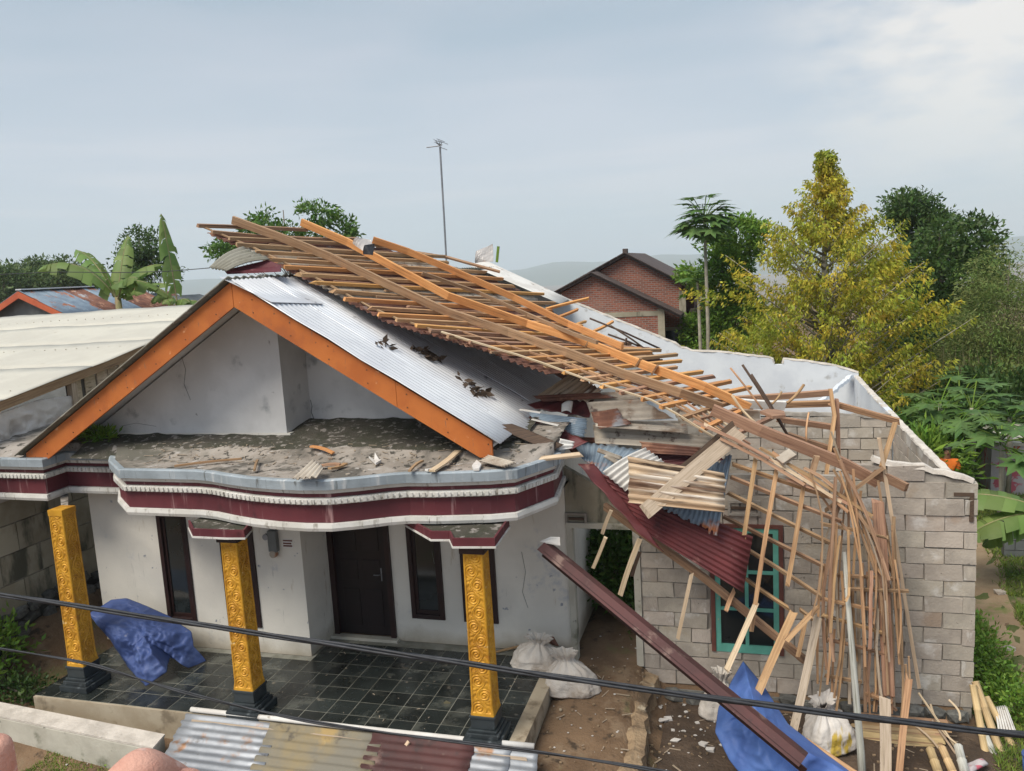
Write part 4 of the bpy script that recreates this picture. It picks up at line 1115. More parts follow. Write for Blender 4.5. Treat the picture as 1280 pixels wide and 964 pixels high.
# ------------------------------------------------------------------ loose rods and sticks behind the frame
for i, (a, b, lab) in enumerate((((737, 398), (825, 436), 'thin dark rod lying beside the white wall, longest of the rods past the orange rafter'),
                ((763, 407), (818, 445), 'dark bent rod crossing the longest rod beside the white wall'),
                ((783, 423), (781, 448), 'short upright dark rod standing by the orange rafter end'),
                ((760, 418), (812, 439), 'dark rod lying just under the longest rod beside the white wall'))):
    tag(MB().tube([at(*a, Y=6.2), (at(*a, Y=6.2) + at(*b, Y=6.4)) / 2 + V(0, 0, .02), at(*b, Y=6.4)], .02, 6).build('rod', 'wood_dark', smooth=True), lab, 'rod', 'dark rods by the rear wall')

# ------------------------------------------------------------------ fallen roofing sheets between house and annex
def S(name, label, px, Ys, waves, amp, m, along='u', group='fallen roofing sheets', cat='roofing sheet', **k):
    if not isinstance(Ys, (list, tuple)): Ys = [Ys] * 4
    P = [at(p[0], p[1], Y=y) for p, y in zip(px, Ys)]
    return tag(corr(name, P, waves, amp, m, None, along, **k), label, cat, group)
S('corrugated_sheet', 'pale ribbed asbestos sheet tucked under the hanging edge of the timber frame', [(672, 495), (716, 466), (752, 488), (735, 502)], [3.3, 3.7, 3.3, 3.0], 8, .024, 'asbestos_tan')
S('flat_sheet', 'maroon sheet lying at the top of the fallen pile under the pale ribbed sheet', [(650, 508), (700, 495), (742, 500), (737, 522)], [2.9, 3.2, 3.1, 2.8], 4, .012, 'maroon_zinc', 'u')
S('flat_sheet', 'narrow rust stained strip running along the top of the fallen pile', [(665, 495), (745, 491), (772, 497), (680, 502)], [3.0, 3.2, 3.1, 2.9], 2, .01, 'rust')
S('corrugated_sheet', 'grey blue corrugated sheet with a rusty torn end beside the zinc roof corner', [(644, 514), (733, 524), (730, 546), (652, 528)], [2.6, 2.5, 2.3, 2.3], 9, .014, 'zinc_blue', 'u', rag=.05)
S('flat_sheet', 'long maroon sheet sliding off the roof corner under the rusty ended blue sheet', [(622, 524), (655, 517), (735, 552), (715, 562)], [2.2, 2.5, 2.0, 1.9], 5, .012, 'maroon_zinc')
bd = [((733, 503), (800, 499), (842, 523), (742, 528), 'pale asbestos sheet with narrow ribs, upper of the long grey sheets below the frame'),
      ((741, 531), (893, 546), (893, 563), (744, 554), 'long weathered grey sheet with brown stains below the frame'),
      ((742, 525), (858, 531), (860, 541), (745, 533), 'thin grey sheet wedged between the two long grey sheets'),
      ((730, 492), (790, 490), (800, 498), (735, 503), 'whitish sheet edge showing highest under the frame eave laths'),
      ((838, 508), (902, 520), (905, 540), (850, 530), 'pale sheet lying behind the frame laths next to the stained sheet')]
for k, (a, b, c, d, lab) in enumerate(bd):
    S('flat_sheet', lab, [a, b, c, d], [2.75 - .1 * k, 2.7, 2.5, 2.5 - .1 * k] if k < 3 else [3.3, 3.3, 3.1, 3.1], 3, .016, 'asbestos_grey', profile='trap')
S('corrugated_sheet', 'steel blue corrugated sheet sloping down behind the brown corrugated panel', [(715, 551), (728, 574), (765, 600), (805, 563)], [2.5, 2.1, 1.9, 2.3], 10, .013, 'zinc_blue', 'u')
S('flat_sheet', 'grey slat lying on the steel blue sheet', [(748, 560), (778, 571), (776, 576), (746, 565)], 2.05, 1, .004, 'asbestos_grey')
S('flat_sheet', 'second grey slat lying lower on the steel blue sheet', [(758, 568), (781, 580), (774, 583), (754, 571)], 2.0, 1, .004, 'asbestos_grey')
S('flat_sheet', 'dark maroon sheet showing behind the brown corrugated panel and the leaning plank', [(815, 563), (885, 560), (905, 575), (830, 585)], [2.3, 2.4, 2.2, 2.1], 5, .012, 'maroon_zinc')
S('corrugated_sheet', 'torn steel blue sheet hanging down behind the brown corrugated panel', [(915, 568), (897, 669), (826, 634), (850, 600)], [1.8, 1.28, 1.36, 1.75], 12, .012, 'zinc_blue', 'u', rag=.08, dent=.05)
S('corrugated_sheet', 'white curled corrugated sheet leaning at the end of the brown corrugated panel', [(806, 560), (753, 590), (782, 614), (830, 577)], [1.85, 1.5, 1.45, 1.75], 5, .024, 'white_sheet', 'u', bend=.06)
S('corrugated_sheet', 'weathered brown and cream corrugated asbestos panel with big waves on top of the pile', [(786, 571), (907, 592), (905, 640), (785, 628)], [1.4, 1.4, 1.12, 1.08], 6, .036, 'asbestos_tan', 'u', solid=.012, rag=.03)
S('corrugated_sheet', 'long maroon corrugated sheet hanging from the pile over the teal window', [(737, 586), (941, 671), (929, 741), (790, 655)], [1.6, 1.45, 1.3, 1.35], 9, .014, 'maroon_zinc', 'u', dent=.03)
S('folded_sheet', 'narrow maroon folded sheet along the upper edge of the long maroon sheet', [(722, 580), (742, 580), (830, 690), (800, 668)], [1.5, 1.62, 1.2, 1.2], 3, .02, 'maroon_zinc', 'u', cat='roofing sheet')
S('flat_sheet', 'crushed white scrap of sheet at the canopy corner', [(700, 548), (718, 552), (716, 560), (698, 563)], [1.5, 1.6, 1.5, 1.4], 2, .02, 'white_sheet', dent=.05)
S('flat_sheet', 'small curled white scrap on the maroon sheet below the zinc roof', [(702, 505), (716, 502), (714, 516), (702, 515)], [2.6, 2.7, 2.5, 2.5], 1, .01, 'white_sheet', bend=.05)
for k, (a, b, lab) in enumerate((((650, 512), (676, 516), 'white scrap strip nearest the zinc corner'), ((665, 524), (698, 532), 'white scrap strip in the middle of the blue rusty sheet'), ((631, 528), (642, 533), 'white scrap strip on the maroon sheet beside the orange board end'))):
    tag(MB().bar([at(*a, Y=2.2), at(*b, Y=2.15)], .07, .012).build('scrap_strip', 'white_sheet'), lab, 'scrap', 'white scraps on the pile')
S('flat_sheet', 'rust brown torn sheet folded over the long weathered grey sheet near its left end', [(738, 515), (770, 512), (788, 530), (748, 537)], [2.5, 2.6, 2.4, 2.3], 3, .014, 'rust', 'u', rag=.05, dent=.05)
S('flat_sheet', 'dark rust sheet filling the gap between the blue sheet and the weathered grey sheet', [(690, 545), (745, 548), (790, 575), (720, 570)], [2.6, 2.7, 2.5, 2.4], 6, .014, 'rust', 'u', dent=.04)
S('flat_sheet', 'rusty strip sticking out under the stained grey sheet beside the leaning plank', [(800, 552), (880, 560), (875, 570), (805, 566)], [2.2, 2.2, 2.1, 2.1], 3, .012, 'rust', 'u', rag=.05)
W_('weathered_board', 'dark weathered board crossing the foot of the long weathered grey sheet', 'board', [at(728, 546, Y=2.1), at(835, 572, Y=2.1)], .09, .025, 'wood_grey', up=(0, -.6, 1)) if False else None
# supports of the pile
W_ = loose_plank
W_('timber_beam', 'long brown timber beam running under the maroon sheet down past the teal window', 'beam', [at(755, 632, Y=1.75), at(880, 722, Y=1.6), at(1008, 827, Y=1.7)], .06, .1, 'wood_brown')
W_('wide_plank', 'wide grey plank with a dark edge leaning over the brown corrugated panel', 'plank', [at(806, 640, Y=1.05), at(868, 587, Y=1.35), at(925, 540, Y=1.7)], .2, .035, 'wood_grey', up=(.5, -1, .55))
W_('plank_edge_board', 'dark brown board lying along the upper side of the wide leaning plank', 'plank', [at(826, 606, Y=1.3), at(866, 575, Y=1.5), at(917, 530, Y=1.75)], .09, .03, 'wood_dark', up=(.5, -1, .55))
W_('white_plank', 'long whitish plank lying on the canopy lip at its outer corner', 'plank', [at(632, 583, Y=.95), at(680, 573, Y=1.0), at(727, 568, Y=1.15)], .09, .03, 'wood_pale')
for k, (a, b, y, lab) in enumerate((((764, 638), (753, 667), 1.5, 'short pointed white lath hanging above the doorway'), ((757, 672), (741, 711), 1.5, 'broken white lath in front of the doorway, below the pointed one'),
    ((800, 673), (775, 745), 1.4, 'wide white lath in front of the door post between doorway and block wall'), ((864, 720), (848, 795), 1.5, 'white lath standing before the blocks left of the teal window'),
    ((800, 690), (790, 720), 1.9, 'short dark wooden stub under the maroon sheet by the door post'))):
    W_('lath', lab, 'lath', [at(*a, Y=y), at(*b, Y=y + .1)], .07 if k == 2 else .05, .02, 'wood_pale' if k < 4 else 'wood_dark', up=(0, -1, .2), group='laths hanging round the doorway')
# maroon ridge flashing, a folded channel leaning from mid air to the ground
rf = thing('ridge_flashing', 'long maroon folded metal ridge flashing leaning down across the yard', 'ridge flashing', at(1005, 945, Y=.1))
A_, B_ = at(680, 680, Y=1.0), at(1006, 948, Y=-.35)
MB().sweep([A_ + (B_ - A_) * t for t in np.linspace(0, 1, 9)], [(-.13, -.09), (-.12, -.1), (0, .02), (.13, .0), (.135, .012), (0, .035)], (0, -.5, 1)).build('channel', 'maroon_old', rf)
MB().bar([A_ + V(-.0, -.09, -.1), B_ + V(-.0, -.09, -.1)], .012, .1, (0, -.2, 1)).build('turned_edge', 'dark_wood_paint', rf)
MB().prism([A_ + V(-.05, -.02, .03), A_ + V(.22, 0, -.02), A_ + V(.2, .1, .06), A_ + V(.06, .12, .05)], (0, 0, .01)).build('torn_end', 'white_sheet', rf)

# ------------------------------------------------------------------ batten lattice over the window
lat = thing('hanging_lattice', 'open lattice of brown battens and pale laths hanging over the teal window', 'lattice', at(970, 700, Y=1.6))
for a, b in (((915, 580), (1040, 622)), ((913, 596), (1052, 652)), ((910, 616), (1036, 678)), ((905, 646), (1030, 708)), ((936, 688), (1030, 748)), ((930, 722), (988, 762)), ((1000, 762), (1022, 778)), ((975, 795), (1010, 826))):
    plank('batten', [at(*a, Y=1.75), at(*b, Y=1.6)], .035, .05, random.choice(['wood_brown', 'wood_lath']), lat, up=(0, -.5, 1))
for a, b in (((944, 577), (930, 670)), ((971, 586), (939, 790)), ((1005, 603), (984, 733)), ((918, 738), (908, 762)), ((1008, 770), (997, 822))):
    plank('lath', [at(*a, Y=1.62), at(*b, Y=1.45)], .055, .02, 'wood_lath', lat, up=(0, -1, .1))
for a, b, w, m, lab in (((946, 752), (908, 838), .07, 'wood_pale', 'pale plank leaning from the teal window sill to the blue tarp'), ((992, 765), (944, 874), .1, 'wood_lath', 'wide plank leaning beside the teal window down to the blue tarp'),
                ((1021, 778), (990, 920), .1, 'wood_grey', 'grey plank leaning at the left side of the lath bundle'), ((1022, 760), (982, 802), .06, 'wood_lath', 'short brace crossing behind the wide leaning plank'),
                ((950, 858), (936, 872), .05, 'wood_pale', 'small pale stub beside the foot of the wide leaning plank')):
    W_('plank', lab, 'plank', [at(*a, Y=1.5), at(*b, Y=1.0)], w, .03, m, up=(0, -1, .2), group='planks leaning by the window')

# ------------------------------------------------------------------ the drooping bundle of laths (torn eave)
bun = thing('drooping_eave_laths', 'tangled eave section of long split laths drooping in front of the block wall', 'lath bundle', at(1080, 880, Y=1.6))
LA = [[(1040, 540), (1068, 632), (1085, 700), (1100, 765)], [(1043, 560), (1075, 640), (1098, 720), (1112, 722)], [(1050, 575), (1085, 645), (1111, 725)],
      [(1020, 610), (1048, 650), (1064, 668)], [(1012, 590), (1030, 640), (1028, 720), (1015, 770)], [(1040, 650), (1043, 720), (1032, 800), (1024, 870)], [(1046, 655), (1040, 760), (1035, 856)],
      [(1028, 690), (1022, 760), (1022, 855)], [(1040, 655), (1045, 730), (1048, 798)], [(1060, 662), (1062, 740), (1058, 752)], [(1030, 705), (1026, 752)], [(1058, 740), (1052, 800), (1043, 872)],
      [(1072, 720), (1074, 860), (1072, 895)], [(1085, 670), (1087, 765), (1088, 812)], [(1097, 600), (1110, 670), (1120, 760), (1125, 830)], [(1092, 770), (1092, 890)], [(1118, 700), (1124, 817)],
      [(1125, 775), (1130, 850), (1126, 930)], [(1132, 830), (1128, 900)], [(1062, 770), (1062, 880)], [(1080, 735), (1082, 890)], [(1112, 730), (1118, 885)], [(1102, 760), (1106, 895)], [(1136, 820), (1132, 900)], [(1098, 820), (1094, 890)]]
for _ in range(34):
    x = rng.uniform(1024, 1132); y0_ = rng.uniform(620, 790); y1_ = min(905, y0_ + rng.uniform(90, 200)); dx = (1078 - x) * .35
    LA.append([(x + dx * .5, y0_), (x + dx * .1 + rng.normal(0, 3), (y0_ + y1_) / 2), (x + rng.normal(0, 4), y1_)] if rng.random() < .7 else [(1060 + rng.normal(0, 12), 600 + rng.uniform(-20, 30)), (x - 6, y0_ + 20), (x, y1_ - 30)])
for k, P in enumerate(LA):
    y0 = 1.78 - .36 * ((k * 3) % 7) / 7
    Q = [at(*p, Y=y0 - .05 * j) for j, p in enumerate(P)]
    m = random.choice(['wood_lath', 'wood_lath', 'wood_pink', 'wood_grey', 'wood_brown', 'wood_brown'])
    # smooth the bend
    if len(Q) > 2:
        t = np.linspace(0, len(Q) - 1, 7); Q = [np.array([np.interp(x, range(len(Q)), [q[c] for q in Q]) for c in range(3)]) for x in t]
        for _ in range(1): Q = [Q[0]] + [(Q[i - 1] + 2 * Q[i] + Q[i + 1]) / 4 for i in range(1, len(Q) - 1)] + [Q[-1]]
    else: Q = wobble(Q, .02, 5)
    Q = [q + V(rng.normal(0, .004), rng.normal(0, .01), 0) for q in Q]
    MB().bar(Q, random.choice([.022, .03, .04]), .016, (0, -1, .12)).build('lath', m, bun)
for a, b in (((1030, 655), (1118, 668)), ((1040, 713), (1133, 718)), ((1035, 752), (1124, 768)), ((1030, 796), (1120, 817)), ((1028, 840), (1080, 856)), ((1072, 862), (1128, 885)), ((1095, 872), (1120, 890)), ((1032, 775), (1118, 792)), ((1060, 735), (1138, 742))):
    plank('cross_batten', [at(a[0] + random.uniform(-8, 10), a[1] + random.uniform(-6, 6), Y=random.uniform(1.5, 1.66)), at(b[0] + random.uniform(-14, 6), b[1] + random.uniform(-6, 6), Y=random.uniform(1.5, 1.66))], .04, .035, random.choice(['wood_lath', 'wood_brown', 'wood_brown']), bun, up=(0, -.2, 1))
for a, b in (((880, 530), (1052, 628)), ((900, 548), (1005, 606)), ((950, 560), (1090, 645)), ((965, 565), (1060, 640)), ((985, 600), (1065, 632)), ((870, 528), (965, 575)), ((1005, 585), (1046, 612))):
    plank('split_lath', [at(*a, Y=1.55), (at(*a, Y=1.55) + at(*b, Y=1.5)) / 2 + V(0, 0, .03), at(*b, Y=1.5)], .04, .015, random.choice(['wood_pale', 'wood_lath', 'wood_pink']), bun, up=(0, -1, .4))
W_('broad_board', 'broad reddish board standing upright in the middle of the drooping laths', 'board', [at(1097, 625, Y=1.62), at(1104, 720, Y=1.58), at(1111, 872, Y=1.52)], .14, .025, 'wood_pink', up=(0, -1, .1))
W_('broad_board', 'pale broad plank standing in the dark yard below the drooping laths', 'board', [at(1106, 872, Y=1.25), at(1107, 920, Y=1.1), at(1107, 985, Y=.9)], .13, .03, 'wood_grey', up=(0, -1, .1))
W_('narrow_board', 'narrow brown board standing just right of the pale broad plank', 'board', [at(1136, 850, Y=1.3), at(1128, 920, Y=1.1), at(1122, 985, Y=.9)], .08, .03, 'wood_lath', up=(0, -1, .1))
tag(MB().tube([at(1055, 690, Y=1.6), at(1064, 800, Y=1.4), at(1076, 940, Y=1.0), at(1079, 990, Y=.9)], .055, 10, radii=[.45, .7, .85, .9]).build('round_pole', 'pole_grey', smooth=True), 'whitish grey round pole standing among the drooping laths', 'pole')
W_('crossed_timber', 'short brown timber crossing the end of the grey rafter at the wall head', 'timber', [at(1104, 585, Y=1.75), at(1032, 638, Y=1.9)], .05, .1, 'wood_brown', up=(0, -1, .4))
W_('rafter_tip', 'pointed brown board end sticking out right of the crossed timber', 'board', [at(1094, 592, Y=1.8), at(1134, 610, Y=1.75)], .04, .12, 'wood_pink', up=(0, -.3, 1))
W_('thin_pole', 'long thin pale lath leaning by itself against the block wall', 'lath', [at(1099, 548, Y=1.7), at(1120, 680, Y=1.9), at(1149, 860, Y=2.1)], .045, .02, 'wood_pale', up=(0, -1, 0))
W_('thin_pole', 'short forked lath tilting from the top of the lone pale lath', 'lath', [at(1102, 583, Y=1.75), at(1119, 528, Y=2.0)], .06, .02, 'wood_lath', up=(0, -1, 0))
W_('rotten_stub', 'rotten dark timber stub poking up at the break of the big rafter', 'timber', [at(1013, 598, Y=1.55), at(1021, 570, Y=1.6)], .07, .07, 'wood_brown', up=(0, -1, 0))
# what rises behind the frame's lower end
for a, b, y, r, m, lab in (((985, 545), (928, 456), 2.4, .018, 'wood_dark', 'long dark brown rod sticking up from the frame end'), ((984, 543), (939, 468), 2.5, .018, 'wood_dark', 'second dark brown rod just right of the longest rod'),
     ((953, 512), (913, 460), 2.6, .014, 'wood_lath', 'thin pale stick leftmost of the upright sticks'), ((984, 504), (1005, 481), 2.6, .02, 'wood_lath', 'short stick slanting to the right near the roof post'),
     ((965, 505), (977, 490), 2.6, .015, 'wood_lath', 'tiny stick between the dark rods and the slanting stick'), ((946, 530), (915, 494), 2.3, .018, 'wood_pale', 'pale lath leaning onto the orange rafter tip'),
     ((1008, 552), (1011, 516), 2.6, .014, 'wood_lath', 'small upright stick before the block cross wall')):
    tag(MB().tube(wobble([at(*a, Y=y), at(*b, Y=y + .2)], .012, 5), r, 6).build('stick', m, smooth=True), lab, 'stick', 'sticks poking up behind the frame')
for a, b, y, w, h, m, lab in (((900, 500), (1037, 491), 3.4, .05, .09, 'wood_pink', 'uppermost horizontal beam meeting the roof post'), ((980, 506), (1046, 504), 3.2, .05, .09, 'wood_lath', 'second horizontal beam meeting the roof post'),
     ((1043, 505), (1120, 526), 3.0, .05, .08, 'wood_lath', 'beam running from the roof post to the annex side wall'), ((972, 524), (1049, 535), 3.0, .05, .08, 'wood_pink', 'middle beam at the height of the split post foot'),
     ((985, 544), (1052, 565), 2.8, .05, .08, 'wood_brown', 'lowest beam ending at the foot of the roof post'), ((1046, 500), (1048, 568), 2.9, .09, .05, 'wood_pink', 'broad board forming the right side of the roof post')):
    W_('roof_beam', lab, 'beam', [at(*a, Y=y), at(*b, Y=y)], w, h, m, up=(0, -.3, 1) if abs(a[0] - b[0]) > 20 else (1, 0, 0), group='beams round the roof post')
W_('roof_post', 'upright split roof post standing at the end of the horizontal beams', 'post', [at(1038, 486, Y=2.85), at(1043, 520, Y=2.8), at(1037, 562, Y=2.7), at(1032, 600, Y=2.65)], .07, .05, 'wood_lath', up=(1, 0, 0))
W_('white_board', 'white painted board lying across the cross wall behind the dark rods', 'board', [at(918, 503, Y=3.2), at(982, 507, Y=3.2)], .05, .13, 'white_sheet')
W_('white_board', 'grey white board lying lower behind the frame end', 'board', [at(915, 515, Y=3.0), at(950, 518, Y=3.0)], .05, .12, 'asbestos_grey')
tag(MB().prism([at(950, 517, Y=2.3), at(962, 514, Y=2.5), at(980, 517, Y=2.5), at(982, 522, Y=2.3), at(966, 524, Y=2.2)], (0, 0, .04)).build('wood_slab', 'wood_pink'), 'small oval wooden slab where the dark rods cross the frame', 'wood slab')
tag(MB().bar([at(974, 577, Y=1.5), at(991, 566, Y=1.6)], .14, .05, (0, -.6, 1)).build('metal_scrap', 'asbestos_grey'), 'small folded grey scrap with dark end on the frame laths', 'scrap')
# torn plastic and a green rag on the far ridge
def film(name, label, cat, c, Y, bend, m='white_sheet'):
    p = [at(*q, Y=Y) for q in c]; g = []
    for i in range(9):
        u = i / 8; row = []
        for j in range(9):
            v = j / 8; q = p[0] * (1 - u) * (1 - v) + p[1] * u * (1 - v) + p[2] * u * v + p[3] * (1 - u) * v
            row.append(q + V(0, -bend * math.sin(3 * u + 2 * v) - .03 * abs(noise3(q, 7)), .04 * noise3(q, 4, 2)))
        g.append(row)
    return tag(MB().grid(g).build(name, m, smooth=False, solid=.003), label, cat)
film('torn_plastic', 'torn white plastic sheet standing up on the far roof ridge', 'plastic sheet', [(594, 328), (617, 327), (614, 305), (597, 315)], 10, .12, 'plastic_film')
tag(MB().bar([at(621, 328, Y=10), at(622, 318, Y=10), at(623, 308, Y=10)], .06, .03, (0, -1, 0)).build('green_rag', 'leaf_bright'), 'narrow green rag beside the torn white plastic', 'rag')
film('plastic_bag', 'crumpled whitish plastic caught between the upper rafters', 'plastic sheet', [(441, 306), (466, 318), (462, 300), (448, 296)], 3.5, .08, 'plastic_film')
film('black_rag', 'black rag hanging beside the whitish plastic between the rafters', 'rag', [(454, 318), (467, 320), (467, 304), (457, 306)], 3.4, .05, 'cable_black')

# ------------------------------------------------------------------ litter on the porch canopy
def shard(name, label, px, th, m, cat, group=None, zl=.03):
    P = []
    for p in px:
        q = at(*p, Z=3.43); P.append(V(q[0], q[1], slabz(q[0], q[1]) + zl))
    return tag(MB().prism(P, (0, 0, th)).build(name, m), label, cat, group)
def stick_on(label, a, b, w, m, name='stick'):
    P = []
    for p in (a, b):
        q = at(*p, Z=3.45); P.append(V(q[0], q[1], slabz(q[0], q[1]) + .05))
    return tag(MB().bar(wobble(P, .01, 4), w, .025).build(name, m), label, 'stick', 'sticks on the canopy')
stick_on('long thin stick lying on the canopy near its left bulge', (218, 582), (302, 573), .04, 'wood_lath')
stick_on('orange wood offcut lying near the middle of the canopy', (390, 567), (417, 570), .06, 'wood_orange')
stick_on('dark stick slanting at the canopy lip', (512, 590), (528, 576), .04, 'wood_brown')
stick_on('pale wooden slat propped on the canopy lip', (540, 589), (573, 570), .09, 'wood_pale')
stick_on('second pale slat just beside the propped slat', (533, 588), (556, 578), .05, 'white_sheet')
stick_on('reddish split stick beside the broken ribbed shard', (398, 582), (425, 581), .08, 'wood_pink')
stick_on('short brown splinter left of the broken ribbed shard', (318, 588), (322, 575), .03, 'wood_brown')
stick_on('tan offcut right of the broken ribbed shard', (412, 586), (432, 579), .07, 'wood_lath')
shard('star_shard', 'white star shaped plaster shard alone on the canopy', [(461, 574), (468, 577), (469, 572), (474, 577), (477, 578), (470, 582)], .03, 'white_chip', 'shard')
shard('plaster_shard', 'white plaster shard near the canopy lip by the pale slat', [(590, 584), (596, 578), (602, 582), (599, 588), (592, 588)], .03, 'white_chip', 'shard')
shard('brick_bit', 'small orange brick bit at the foot of the gable wall', [(336, 545), (347, 544), (348, 548), (337, 549)], .05, 'orange_paint', 'brick', zl=.06)
tag(corr('ribbed_shard', [at(366, 599, Z=3.46), at(392, 575, Z=3.62), at(404, 584, Z=3.55), at(396, 596, Z=3.5)], 4, .02, 'asbestos_grey', None, 'u', solid=.01), 'broken ribbed asbestos shard tilted on the canopy lip', 'shard')
tag(corr('ribbed_shard', [at(600, 577, Z=3.46), at(628, 584, Z=3.46), at(645, 578, Z=3.5), at(612, 569, Z=3.52)], 5, .018, 'asbestos_grey', None, 'u', solid=.01), 'grey ribbed asbestos shard lying behind the whitish plank', 'shard')
mb = MB()
for _ in range(150):
    x, y = rng.uniform(-5.8, .5), rng.uniform(-.1, 1.2)
    if y < np.interp(x, [p[0] for p in PATH[5:19]], [p[1] for p in PATH[5:19]]) + .08: continue
    s = rng.uniform(.006, .022) * (2 if rng.random() < .1 else 1); a = rng.uniform(0, 6); z = slabz(x, y) + .004
    mb.hexa([(x + s * math.cos(a + q) * rng.uniform(.6, 1.3), y + s * math.sin(a + q) * .8, z + h) for h in (0, s * .5) for q in (0, 1.6, 3.1, 4.7)])
tag(mb.build('canopy_litter', 'asbestos_grey'), 'scattered small plaster crumbs on the porch canopy', 'litter', kind='stuff')
S('flashing_strip', 'dark wooden board under the zinc edge right of the orange board', [(612, 532), (640, 530), (705, 556), (690, 564)], [1.3, 1.5, 1.4, 1.3], 1, .005, 'wood_dark', cat='board', group=None)
tag(box('cement_block', at(604, 556, Y=1.55) - V(0, 0, .0), at(660, 545, Y=1.75), 'slab_top'), 'rough cement block on the canopy below the orange board end', 'cement block')

for k, (pl_, lab) in enumerate((([(514, 434), (530, 441), (545, 449), (528, 446)], 'grey brown clump of wet leaves on the zinc roof nearest the ridge'), ([(576, 476), (590, 482), (606, 491), (590, 492)], 'larger clump of wet leaves lower on the zinc roof'), ([(470, 427), (480, 430), (484, 433)], 'tiny clump of wet leaves highest on the zinc roof'))):
    pos = []
    for q in pl_:
        r = CAMR @ np.array([(q[0] - 640) / FPX, (q[1] - 482) / FPX, 1.0]); n_ = V(SL, 0, 1.0); t = (5.97 - SL * 3.6 + .07 - n_ @ CAMC) / (n_ @ r); pos.append(CAMC + r * t)
    pos = np.array(pos); q_ = np.linspace(0, len(pos) - 1, 46 if k < 2 else 14)
    pos = np.array([[np.interp(t, range(len(pos)), pos[:, c]) for c in range(3)] for t in q_]); pos = pos + rng.normal(0, 1, pos.shape) * V(.05, .075, .006)
    pos[:, 2] = 5.97 - SL * (pos[:, 0] + 3.6) + .066 + rng.uniform(0, .02, len(pos))
    tag(leafmesh('leaf_clump', pos, np.tile(V(.8, .2, -.45), (len(pos), 1)), .13, 'dirt_dark', None, .5, .5, .1), lab, 'leaf clump', 'wet leaves on the zinc roof', 'stuff')
# ------------------------------------------------------------------ tarps, sacks
b1 = [at(112, 768, Y=.75), at(140, 750, Y=1.2), at(160, 748, Y=1.35), at(190, 760, Y=1.35), at(215, 772, Y=1.3), at(240, 790, Y=1.15), at(243, 808, Y=1.1), at(259, 826, Z=.02), at(237, 835, Z=.02), at(224, 826, Z=.12), at(213, 822, Y=.85),
      at(210, 840, Z=.15), at(183, 858, Z=.02), at(160, 832, Z=.14), at(140, 800, Y=.55)]
tarp = thing('tarpaulin', 'crumpled dark blue tarpaulin heaped on the porch beside the left gold column', 'tarpaulin', (-5.9, 1, 0))
drape('sheet', b1, at(185, 795, Y=.75), 'tarp_blue', tarp, fold=.12, nb=190, rings=44, facing=(.1, -1, .5), seed=2, scale=1.9)
tarp2 = thing('tarpaulin', 'bright blue tarpaulin hanging over a prop under the maroon ridge flashing', 'tarpaulin', (3.4, .4, -.6))
b2 = [at(929, 826, Y=1.5), at(955, 858, Y=1.3), at(985, 905, Y=.9), at(1030, 940, Y=.6), at(1078, 975, Y=.3), at(1000, 995, Y=.0), at(940, 985, Y=.1), at(912, 950, Y=.4), at(894, 915, Y=.6), at(898, 885, Y=.9), at(915, 850, Y=1.3)]
drape('sheet', b2, at(950, 905, Y=.45), 'tarp_blue_bright', tarp2, fold=.09, nb=170, rings=40, facing=(0, -1, .3), seed=8, scale=1.5, sharp=1.0)
P2 = [at(1000, 925, Y=.75), at(1060, 965, Y=.4), at(1090, 985, Y=.2)]
tag(plank('timber', P2, .1, .09, 'wood_lath'), 'round edged timber lying on the bright blue tarpaulin by the flashing foot', 'timber')
def sack(label, c, size, m, rot=0, tilt=0, top=1.0, seed=1, ear=.25):
    t = thing('sack', label, 'sack', c, 'filled sacks')
    nu, nv = 90, 54
    g = []
    for j in range(nv):
        v = j / (nv - 1); row = []
        for i in range(nu):
            a = 2 * math.pi * i / nu
            r = float(np.interp(v, [0, .06, .2, .4, .58, .7, .78, .86, 1], [.82, .98, 1, .9, .68, .42, .26, .3, .5]))
            if j == 0: r = .5
            sq = 1 / (abs(math.cos(a)) ** 3.2 + abs(math.sin(a)) ** 3.2) ** (1 / 3.2)
            e = ear * max(0, math.cos(2 * (a - math.pi / 4)) if False else abs(math.cos(a)) ** 10) * max(0, 1 - v * 4)
            w = 1 + .2 * noise3((math.cos(a), math.sin(a), v * 2), 1.6, seed) + .10 * (.4 - abs(noise3((math.cos(a) * 2, math.sin(a) * 2, v * 2.2), 2.4, seed))) + .05 * (.35 - abs(noise3((math.cos(a) * 2, math.sin(a) * 2, v * 3), 6, seed))) + (.16 * math.sin(a * 9 + seed) + .08 * math.sin(a * 17 + 2 * seed)) * smooth(.35, .8, v)
            x, y, z = size[0] * r * sq * w * math.cos(a) * (1 + e) + size[0] * .25 * v * v * math.sin(seed), size[1] * r * sq * w * math.sin(a), size[2] * (v if v < .8 else .8 + (v - .8) * top)
            x, z = x * math.cos(tilt) + z * math.sin(tilt), z * math.cos(tilt) - x * math.sin(tilt)
            row.append((c[0] + x * math.cos(rot) - y * math.sin(rot), c[1] + x * math.sin(rot) + y * math.cos(rot), max(c[2], c[2] + z)))
        g.append(row)
    MB().grid(g, close=True).build('body', m, t, smooth=True)
    return t
s1 = at(668, 834, Z=.0); s1t = sack('white sack slumped on the porch floor against the stained wall', V(s1[0] + .02, s1[1] + .02, .0), (.36, .26, .48), 'sack_white', .2, .12, 1, 3, .15)
s2 = at(708, 876, Z=-.25); s2t = sack('tied white sack standing on the dirt beside the porch edge', V(s2[0] + .05, s2[1] + .12, gz(s2[0], s2[1]) - .02), (.36, .25, .62), 'sack_white', .1, 0, .9, 5, .3)
s3 = at(886, 908, Z=-.58); sack('greyish sack standing behind the ridge flashing against the block wall', V(s3[0] + .12, s3[1] + .3, -.6), (.24, .2, .72), 'sack_white', 0, .05, 1, 9, .1)
